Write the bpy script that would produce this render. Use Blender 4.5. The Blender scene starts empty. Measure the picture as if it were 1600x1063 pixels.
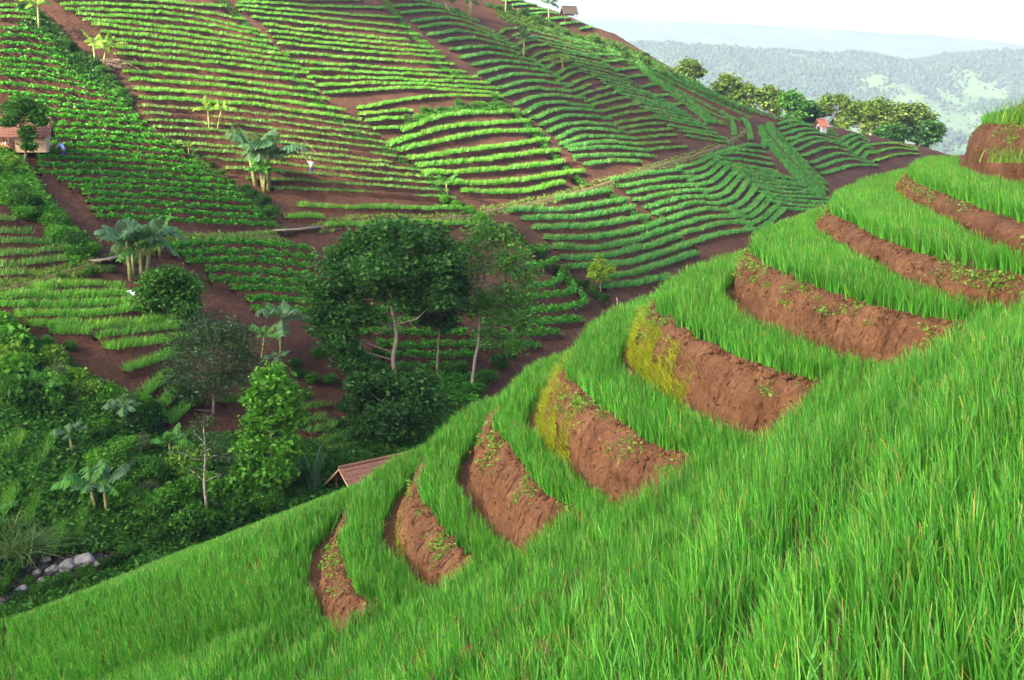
import bpy, math, random
import numpy as np
from mathutils import Vector
R = math.radians
rng = np.random.default_rng(7); random.seed(7)
sc = bpy.context.scene
C = sc.collection
# ------------------------------------------------------------------ camera, sky, sun, exposure
F = 1700.0
PITCH = math.atan((531.5-200)/F)
cam_d = bpy.data.cameras.new('camera'); cam = bpy.data.objects.new('camera', cam_d); C.objects.link(cam)
cam_d.sensor_width = 36; cam_d.lens = F*36/1600; cam_d.clip_start = 0.05; cam_d.clip_end = 20000
cam.rotation_euler = (math.pi/2-PITCH, 0, 0); sc.camera = cam
SUN_EL, SUN_AZ = R(30), R(-130)          # azimuth from +Y, negative = to the left
w = bpy.data.worlds.new('World'); sc.world = w; w.use_nodes = True
nt = w.node_tree; bg = nt.nodes['Background']
sky = nt.nodes.new('ShaderNodeTexSky'); sky.sky_type = 'NISHITA'; sky.sun_disc = False
sky.sun_elevation = SUN_EL; sky.sun_rotation = SUN_AZ; sky.air_density = 1.0; sky.dust_density = 5.0; sky.ozone_density = 1.0
nt.links.new(sky.outputs[0], bg.inputs[0]); bg.inputs[1].default_value = 0.10
sun_d = bpy.data.lights.new('sun', 'SUN'); sun = bpy.data.objects.new('sun', sun_d); C.objects.link(sun)
sun_d.energy = 5.0; sun_d.angle = R(0.5); sun_d.color = (1, .86, .62)
SUNV = Vector((math.sin(SUN_AZ)*math.cos(SUN_EL), math.cos(SUN_AZ)*math.cos(SUN_EL), math.sin(SUN_EL)))
sun.rotation_euler = SUNV.to_track_quat('Z', 'Y').to_euler()
sc.view_settings.view_transform = 'Standard'; sc.view_settings.look = 'None'; sc.view_settings.gamma = 1
sc.view_settings.exposure = 2.72
sc.cycles.max_bounces = 6; sc.cycles.volume_bounces = 0; sc.cycles.diffuse_bounces = 3; sc.cycles.transmission_bounces = 4

# ------------------------------------------------------------------ helpers
cp_, sp_ = math.cos(PITCH), math.sin(PITCH)
def ray(x, y):
    x = np.asarray(x, float); y = np.asarray(y, float)
    u = (x-800)/F; v = (531.5-y)/F; k = cp_+v*sp_
    return u/k, (-sp_+v*cp_)/k
def at(x, y, D):
    a, b = ray(x, y); return np.array([a*D, D, b*D])
def tag(o, label=None, cat=None, group=None, kind=None):
    if label: o['label'] = label
    if cat: o['category'] = cat
    if group: o['group'] = group
    if kind: o['kind'] = kind
    return o
def link(name, me, mat=None, parent=None, loc=None):
    o = bpy.data.objects.new(name, me); C.objects.link(o)
    if mat is not None and me is not None and not me.materials: me.materials.append(mat)
    if parent is not None: o.parent = parent
    if loc is not None: o.location = loc
    return o
def empty(name, loc=(0, 0, 0), rz=0):
    o = bpy.data.objects.new(name, None); C.objects.link(o); o.location = loc; o.rotation_euler = (0, 0, rz); return o
def npmesh(name, V, Fq, mat=None, col=None, smooth=False):
    V = np.ascontiguousarray(V, dtype=np.float32).reshape(-1, 3); Fq = np.ascontiguousarray(Fq, dtype=np.int32)
    n = Fq.shape[1]; me = bpy.data.meshes.new(name)
    me.vertices.add(len(V)); me.vertices.foreach_set('co', V.ravel())
    me.loops.add(Fq.size); me.loops.foreach_set('vertex_index', Fq.ravel())
    me.polygons.add(len(Fq)); me.polygons.foreach_set('loop_start', np.arange(len(Fq), dtype=np.int32)*n)
    me.update(calc_edges=True)
    if smooth: me.polygons.foreach_set('use_smooth', np.ones(len(Fq), dtype=bool))
    if col is not None:
        a = me.color_attributes.new('tint', 'FLOAT_COLOR', 'POINT')
        c4 = np.ones((len(V), 4), np.float32); c4[:, :3] = col; a.data.foreach_set('color', c4.ravel())
    if mat: me.materials.append(mat)
    return me
class MB:                                   # collects polygons of any size
    def __init__(s): s.v = []; s.f = []
    def add(s, vs, fs):
        b = len(s.v); s.v += [tuple(v) for v in vs]; s.f += [tuple(i+b for i in f) for f in fs]
    def box(s, c, d, rz=0, ax=None):
        cx, cy, cz = c; hx, hy, hz = d[0]/2, d[1]/2, d[2]/2; vs = []
        for x in (-hx, hx):
            for y in (-hy, hy):
                for z in (-hz, hz):
                    vs.append((cx+x*math.cos(rz)-y*math.sin(rz), cy+x*math.sin(rz)+y*math.cos(rz), cz+z))
        s.add(vs, [(0, 1, 3, 2), (4, 6, 7, 5), (0, 4, 5, 1), (2, 3, 7, 6), (0, 2, 6, 4), (1, 5, 7, 3)])
    def tube(s, pts, rad, n=8, cap=True):
        pts = [Vector(p) for p in pts]; m = len(pts); vs = []
        for i, p in enumerate(pts):
            t = (pts[min(i+1, m-1)]-pts[max(i-1, 0)]).normalized()
            a = t.cross(Vector((0.31, 0.95, 0.05))); 
            if a.length < .1: a = t.cross(Vector((1, 0, 0)))
            a.normalize(); b = t.cross(a); r = rad[i] if hasattr(rad, '__len__') else rad
            for k in range(n):
                q = 2*math.pi*k/n; vs.append(p+(a*math.cos(q)+b*math.sin(q))*r)
        fs = [(i*n+k, i*n+(k+1) % n, (i+1)*n+(k+1) % n, (i+1)*n+k) for i in range(m-1) for k in range(n)]
        if cap: fs += [tuple(range(n))[::-1], tuple((m-1)*n+k for k in range(n))]
        s.add(vs, fs)
    def slab(s, quad, th):                  # four corners, extruded along its normal both ways
        q = [Vector(p) for p in quad]; n = (q[1]-q[0]).cross(q[3]-q[0]).normalized()*th/2
        s.add([p-n for p in q]+[p+n for p in q], [(3, 2, 1, 0), (4, 5, 6, 7), (0, 1, 5, 4), (1, 2, 6, 5), (2, 3, 7, 6), (3, 0, 4, 7)])
    def build(s, name, mat, parent=None, smooth=False):
        me = bpy.data.meshes.new(name); me.from_pydata(s.v, [], s.f); me.update()
        if smooth:
            for p in me.polygons: p.use_smooth = True
        return link(name, me, mat, parent)
def wob(x, y, s=1.0, seed=0):               # cheap smooth noise -1..1
    x = x*s+seed*17.3; y = y*s+seed*9.1
    return (np.sin(x*1.0+1.7*np.sin(y*.7+1))+np.sin(y*1.3+1.3*np.sin(x*.9+2))+np.sin((x+y)*2.1+np.sin(x*1.9))*.5+np.sin((x-y)*3.7+2*np.sin(y*2.3))*.3)/2.8
# ------------------------------------------------------------------ materials
def mat(name):
    m = bpy.data.materials.new(name); m.use_nodes = True
    return m, m.node_tree, m.node_tree.nodes['Principled BSDF']
def plain(name, col, rough=.8, var=.25, scale=8, bump=.0, c2=None, metal=0):
    m, n, b = mat(name)
    tc = n.nodes.new('ShaderNodeTexCoord'); no = n.nodes.new('ShaderNodeTexNoise'); no.inputs['Scale'].default_value = scale; no.inputs['Detail'].default_value = 6
    rp = n.nodes.new('ShaderNodeValToRGB')
    rp.color_ramp.elements[0].position = .3; rp.color_ramp.elements[1].position = .7
    rp.color_ramp.elements[0].color = (*[c*(1-var) for c in col], 1)
    rp.color_ramp.elements[1].color = (*(c2 or [min(1, c*(1+var)) for c in col]), 1)
    n.links.new(tc.outputs['Object'], no.inputs['Vector']); n.links.new(no.outputs[0], rp.inputs[0]); n.links.new(rp.outputs[0], b.inputs['Base Color'])
    b.inputs['Roughness'].default_value = rough; b.inputs['Metallic'].default_value = metal
    if bump:
        bp = n.nodes.new('ShaderNodeBump'); bp.inputs['Strength'].default_value = bump; bp.inputs['Distance'].default_value = .05
        n.links.new(no.outputs[0], bp.inputs['Height']); n.links.new(bp.outputs[0], b.inputs['Normal'])
    return m
def leafmat(name, rough=.45, trans=.35, spec=.14):     # colour comes from each leaf's own tint
    m, n, b = mat(name); out = n.nodes['Material Output']
    at_ = n.nodes.new('ShaderNodeAttribute'); at_.attribute_name = 'tint'
    n.links.new(at_.outputs['Color'], b.inputs['Base Color']); b.inputs['Roughness'].default_value = rough
    b.inputs['Specular IOR Level'].default_value = spec
    tr = n.nodes.new('ShaderNodeBsdfTranslucent'); mx = n.nodes.new('ShaderNodeMixShader'); mx.inputs[0].default_value = trans
    br = n.nodes.new('ShaderNodeMix'); br.data_type = 'RGBA'; br.blend_type = 'MULTIPLY'; br.inputs[0].default_value = 1
    br.inputs[7].default_value = (1.3, 1.25, .6, 1)
    n.links.new(at_.outputs['Color'], br.inputs[6]); n.links.new(br.outputs[2], tr.inputs[0])
    n.links.new(b.outputs[0], mx.inputs[1]); n.links.new(tr.outputs[0], mx.inputs[2]); n.links.new(mx.outputs[0], out.inputs['Surface'])
    return m
def soilmat(name, ca, cb, cc, s1=1.2, s2=18, bump=.6, dist=.04, big=0):
    m, n, b = mat(name); tc = n.nodes.new('ShaderNodeTexCoord')
    def noise(s, d=8):
        q = n.nodes.new('ShaderNodeTexNoise'); q.inputs['Scale'].default_value = s; q.inputs['Detail'].default_value = d; q.inputs['Roughness'].default_value = .65
        n.links.new(tc.outputs['Object'], q.inputs['Vector']); return q
    a = noise(s1); c = noise(s2)
    r1 = n.nodes.new('ShaderNodeValToRGB'); e = r1.color_ramp.elements; e[0].position = .35; e[1].position = .65; e[0].color = (*ca, 1); e[1].color = (*cb, 1)
    r2 = n.nodes.new('ShaderNodeValToRGB'); e = r2.color_ramp.elements; e[0].position = .38; e[1].position = .62; e[0].color = (0, 0, 0, 1); e[1].color = (1, 1, 1, 1)
    mx = n.nodes.new('ShaderNodeMix'); mx.data_type = 'RGBA'; mx.inputs[7].default_value = (*cc, 1)
    ma = n.nodes.new('ShaderNodeMath'); ma.operation = 'MULTIPLY'; ma.inputs[1].default_value = .6
    n.links.new(a.outputs[0], r1.inputs[0]); n.links.new(c.outputs[0], r2.inputs[0]); n.links.new(r2.outputs[0], ma.inputs[0])
    n.links.new(ma.outputs[0], mx.inputs[0]); n.links.new(r1.outputs[0], mx.inputs[6]); n.links.new(mx.outputs[2], b.inputs['Base Color'])
    bp = n.nodes.new('ShaderNodeBump'); bp.inputs['Strength'].default_value = bump; bp.inputs['Distance'].default_value = dist
    n.links.new(c.outputs[0], bp.inputs['Height']); n.links.new(bp.outputs[0], b.inputs['Normal'])
    b.inputs['Roughness'].default_value = .95; b.inputs['Specular IOR Level'].default_value = .15
    return m
M = {}
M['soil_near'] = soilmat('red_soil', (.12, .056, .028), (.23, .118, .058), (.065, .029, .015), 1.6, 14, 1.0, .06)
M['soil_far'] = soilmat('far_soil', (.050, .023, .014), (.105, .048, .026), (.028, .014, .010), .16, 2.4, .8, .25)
M['leaf'] = leafmat('leaf')
M['blade'] = leafmat('blade', .38, .25, .28)
M['bark'] = plain('bark', (.16, .13, .10), .9, .4, 6, .5)
M['pale_bark'] = plain('pale_bark', (.24, .22, .18), .9, .3, 6, .4)
M['banana_stem'] = plain('banana_stem', (.16, .11, .06), .7, .4, 5, .3, c2=(.20, .24, .07))
M['tile'] = plain('clay_tile', (.19, .085, .052), .8, .3, 9, .3)
M['plaster'] = plain('plaster', (.42, .30, .19), .9, .15, 5, .2)
M['wood'] = plain('old_wood', (.16, .12, .09), .9, .35, 10, .4)
M['bamboo'] = plain('bamboo', (.20, .165, .11), .6, .25, 12, .2)
M['white'] = plain('white_plastic', (.75, .77, .8), .5, .08, 5)
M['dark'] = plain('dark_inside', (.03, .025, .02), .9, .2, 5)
M['rock'] = plain('rock', (.22, .21, .20), .9, .35, 3, .6)
M['dark_stone'] = plain('dark_stone', (.05, .045, .04), .8, .5, 2, .5)
M['path'] = soilmat('path_earth', (.11, .072, .04), (.16, .11, .06), (.08, .10, .03), .5, 4, .4, .08)
M['skin'] = plain('skin', (.25, .13, .08), .6, .1, 5)
M['hair'] = plain('hair', (.012, .01, .01), .6, .1, 5)
M['blue_shirt'] = plain('blue_shirt', (.38, .55, .85), .8, .1, 12)
M['white_shirt'] = plain('white_shirt', (.62, .68, .80), .8, .1, 12)
M['navy'] = plain('navy_cloth', (.03, .06, .22), .8, .2, 12)
M['orange'] = plain('orange_cloth', (.65, .13, .03), .7, .1, 6)

# ------------------------------------------------------------------ vegetation primitives (all numpy)
def tint(n, ca, cb, jit=.18, r=None):
    r = rng if r is None else r
    t = r.random((n, 1)); c = np.array(ca)*(1-t)+np.array(cb)*t
    return c*(1+jit*(r.random((n, 1))*2-1))
def blade_arrays(base, az, L, W, bend, seg, ca, cb, tipc=None, tipf=.0, yaw=None):
    """curved tapering blades; returns verts, quads, colours"""
    n = len(base); t = np.linspace(0, 1, seg+1)[None, :, None]
    d = np.stack([np.cos(az), np.sin(az), np.zeros(n)], 1)[:, None, :]
    b = bend[:, None, None]; l = L[:, None, None]
    P = base[:, None, :]+np.array([0, 0, 1.])[None, None, :]*l*(t-.45*b*t**2)+d*l*b*(.35*t+.65*t**2)
    ya = rng.random(n)*math.pi if yaw is None else yaw
    s = np.stack([np.cos(ya), np.sin(ya), np.zeros(n)], 1)[:, None, :]
    wd = W[:, None, None]*(1-.82*t**1.5)*.5
    V = np.stack([P-s*wd, P+s*wd], 2).reshape(-1, 3)
    i = np.arange(n)[:, None]*(2*(seg+1)); k = np.arange(seg)[None, :]*2
    Fq = np.stack([i+k, i+k+1, i+k+3, i+k+2], 2).reshape(-1, 4)
    c = tint(n, ca, cb)[:, None, :]
    if tipc is not None:
        has = (rng.random(n) < tipf)[:, None, None]; tt = np.clip((t-.7)/.25, 0, 1)*has
        c = c*(1-tt)+np.array(tipc)[None, None, :]*tt
    else: c = c+0*t
    col = np.repeat(c, 2, axis=1).reshape(-1, 3)
    return V, Fq, col
def leaf_arrays(P, size, ca, cb, flat=.5, aspect=2.0, r=None):
    r = rng if r is None else r
    n = len(P)
    a = r.normal(size=(n, 3)); a[:, 2] *= flat; a /= np.linalg.norm(a, axis=1)[:, None]+1e-9
    q = r.normal(size=(n, 3)); q[:, 2] *= .6; b = np.cross(a, q); b /= np.linalg.norm(b, axis=1)[:, None]+1e-9
    s = np.asarray(size)*np.ones(n); s = (s*(.6+.8*r.random(n)))[:, None]
    up = np.cross(a, b)*s*.12
    V = np.stack([P-a*s*.5, P+b*s/aspect*.5+up, P+a*s*.5, P-b*s/aspect*.5+up], 1).reshape(-1, 3)
    Fq = np.arange(n*4).reshape(-1, 4)
    return V, Fq, np.repeat(tint(n, ca, cb, .22, r), 4, axis=0)
def merge(parts):
    V, Q, K = [], [], []; b = 0
    for v, q, c in parts: V.append(v); Q.append(q+b); K.append(c); b += len(v)
    return np.concatenate(V), np.concatenate(Q), np.concatenate(K)
def crown_points(ells, dens, r, sub=.34):
    """leaf positions clustered in sprays on ellipsoid clumps. ells: (centre, radii)"""
    out = []
    for c, rad in ells:
        c = np.array(c); rad = np.array(rad)
        ns = max(5, int(22*dens)); d = r.normal(size=(ns, 3)); d /= np.linalg.norm(d, axis=1)[:, None]
        cs = c+d*rad*(.35+.6*r.random((ns, 1))**.5)
        per = max(6, int(60*dens))
        sg = rad.mean()*sub*(.6+.8*r.random((ns, 1, 1)))
        p = cs[:, None, :]+r.normal(size=(ns, per, 3))*sg*np.array([1, 1, .55])
        out.append(p.reshape(-1, 3))
    return np.concatenate(out)

bpy_ico = []
import bmesh
bm = bmesh.new(); bmesh.ops.create_icosphere(bm, subdivisions=1, radius=1); icoV = np.array([v.co[:] for v in bm.verts]); icoF = np.array([[l.vert.index for l in f.loops] for f in bm.faces]); bm.free()
def blobs(P, Rr, ca, cb, squash=.85):
    n = len(P); j = 1+.28*rng.normal(size=(n, len(icoV), 1)); V = icoV[None]*j*Rr[:, None, None]*[1, 1, squash]+P[:, None, :]
    Fq = (icoF[None]+(np.arange(n)*len(icoV))[:, None, None]).reshape(-1, 3)
    return V.reshape(-1, 3), Fq, np.repeat(tint(n, ca, cb, .25), len(icoV), axis=0)

# ================================================================== FAR TERRAIN
PA, PB, PC = -.343, .297, -41.8
_cx, _cy = np.array([(700, -50), (830, -2), (870, 13), (925, 38), (960, 50), (1000, 73), (1060, 108), (1100, 131), (1150, 157), (1200, 172), (1275, 190), (1335, 202), (1437, 224), (1500, 242)], float).T
_ca, _cb = ray(_cx, _cy); _cD = -PC/(PB+_ca*PA-_cb)
def crest(X): return np.interp(X, _ca*_cD, _cD)+1.0
def T(X, Y):
    X = np.asarray(X, float); Y = np.asarray(Y, float)
    z = PA*X+PB*Y+PC
    z = z+.9*wob(X, Y, .045, 1)+.35*wob(X, Y, .16, 2)
    fl = -27.0; k = 3.0
    z = fl+k*np.log1p(np.exp(np.clip((z-fl)/k, -30, 30)))
    s = (Y-crest(X))/2.0
    z = z-.75*2*np.log1p(np.exp(np.clip(s, -30, 30)))
    return z
def hitD(x, y):
    a, b = ray(x, y); D0 = -PC/np.maximum(PB+a*PA-b, .12); lo = D0*.72; hi = D0*1.35
    for _ in range(34):
        m = (lo+hi)/2; above = b*m > T(a*m, m); lo = np.where(above, m, lo); hi = np.where(above, hi, m)
    return (lo+hi)/2
def hit(x, y):
    D = hitD(x, y); a, b = ray(x, y); return np.stack([a*D, D, T(a*D, D)], -1)
def resample(pts, n):                       # Catmull-Rom through points, n samples evenly spaced by length
    P = np.array(pts, float)
    if len(P) == 2: t = np.linspace(0, 1, n)[:, None]; return P[0]*(1-t)+P[1]*t
    Q = np.vstack([2*P[0]-P[1], P, 2*P[-1]-P[-2]]); out = []
    for i in range(1, len(Q)-2):
        t = np.linspace(0, 1, 24, endpoint=(i == len(Q)-3))[:, None]
        out.append(.5*((2*Q[i])+(Q[i+1]-Q[i-1])*t+(2*Q[i-1]-5*Q[i]+4*Q[i+1]-Q[i+2])*t**2+(3*Q[i]-Q[i-1]-3*Q[i+1]+Q[i+2])*t**3))
    O = np.vstack(out); s = np.r_[0, np.cumsum(np.linalg.norm(np.diff(O, axis=0), axis=1))]
    u = np.linspace(0, s[-1], n); return np.stack([np.interp(u, s, O[:, k]) for k in range(O.shape[1])], 1)

GULLIES = [   # ditches dividing the plots, traced where they run over the hill
 [(60, 20), (110, 75), (160, 110), (190, 160), (215, 205), (250, 232), (300, 246), (370, 300), (415, 345), (440, 365)],
 [(345, 0), (385, 40), (420, 85), (450, 115), (480, 145), (520, 185), (560, 215), (605, 240), (650, 268), (700, 315), (740, 335)],
 [(600, 0), (640, 50), (690, 105), (745, 148), (790, 165), (820, 195), (870, 250), (912, 290), (950, 300), (1000, 345), (1080, 385)],
 [(745, 345), (800, 375), (850, 405), (880, 430), (930, 455), (950, 475)],
]
_g = [hit(resample(g, 60)[:, 0], resample(g, 60)[:, 1])[:, :2] for g in GULLIES]
def carve(X, Y):
    d = np.full(X.shape, 1e9)
    for g in _g:
        for p, q in zip(g[:-1], g[1:]):
            m = (p+q)/2; near = (abs(X-m[0]) < 8) & (abs(Y-m[1]) < 8)
            if near.any(): d[near] = np.minimum(d[near], np.hypot(X[near]-m[0], Y[near]-m[1]))
    return -1.1*np.exp(-(d/.75)**2)
def grid_mesh(name, xs, ys, fz, mat_, smooth=True):
    X, Y = np.meshgrid(xs, ys); Z = fz(X, Y); V = np.stack([X, Y, Z], -1).reshape(-1, 3)
    nx, ny = len(xs), len(ys); i = (np.arange(ny-1)[:, None]*nx+np.arange(nx-1)[None, :]).ravel()
    return npmesh(name, V, np.stack([i, i+1, i+nx+1, i+nx], 1), mat_, smooth=smooth)
xs = np.r_[np.linspace(-260, -92, 30), np.arange(-90, 112, .75), np.linspace(114, 420, 40)]
ys = np.r_[np.linspace(-90, 34, 22), np.arange(36, 268, .75), np.linspace(270, 420, 30)]
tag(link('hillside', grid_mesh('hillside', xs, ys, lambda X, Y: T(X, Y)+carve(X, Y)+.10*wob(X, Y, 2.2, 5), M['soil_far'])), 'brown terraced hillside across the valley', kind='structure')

# ------------------------------------------------------------------ crop rows on the far hill
GREEN = ((.055, .23, .022), (.12, .36, .04)); BLUEG = ((.035, .19, .040), (.075, .29, .06)); BEAN = ((.030, .18, .018), (.085, .32, .03)); DULL = ((.05, .17, .03), (.10, .26, .045))
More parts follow.
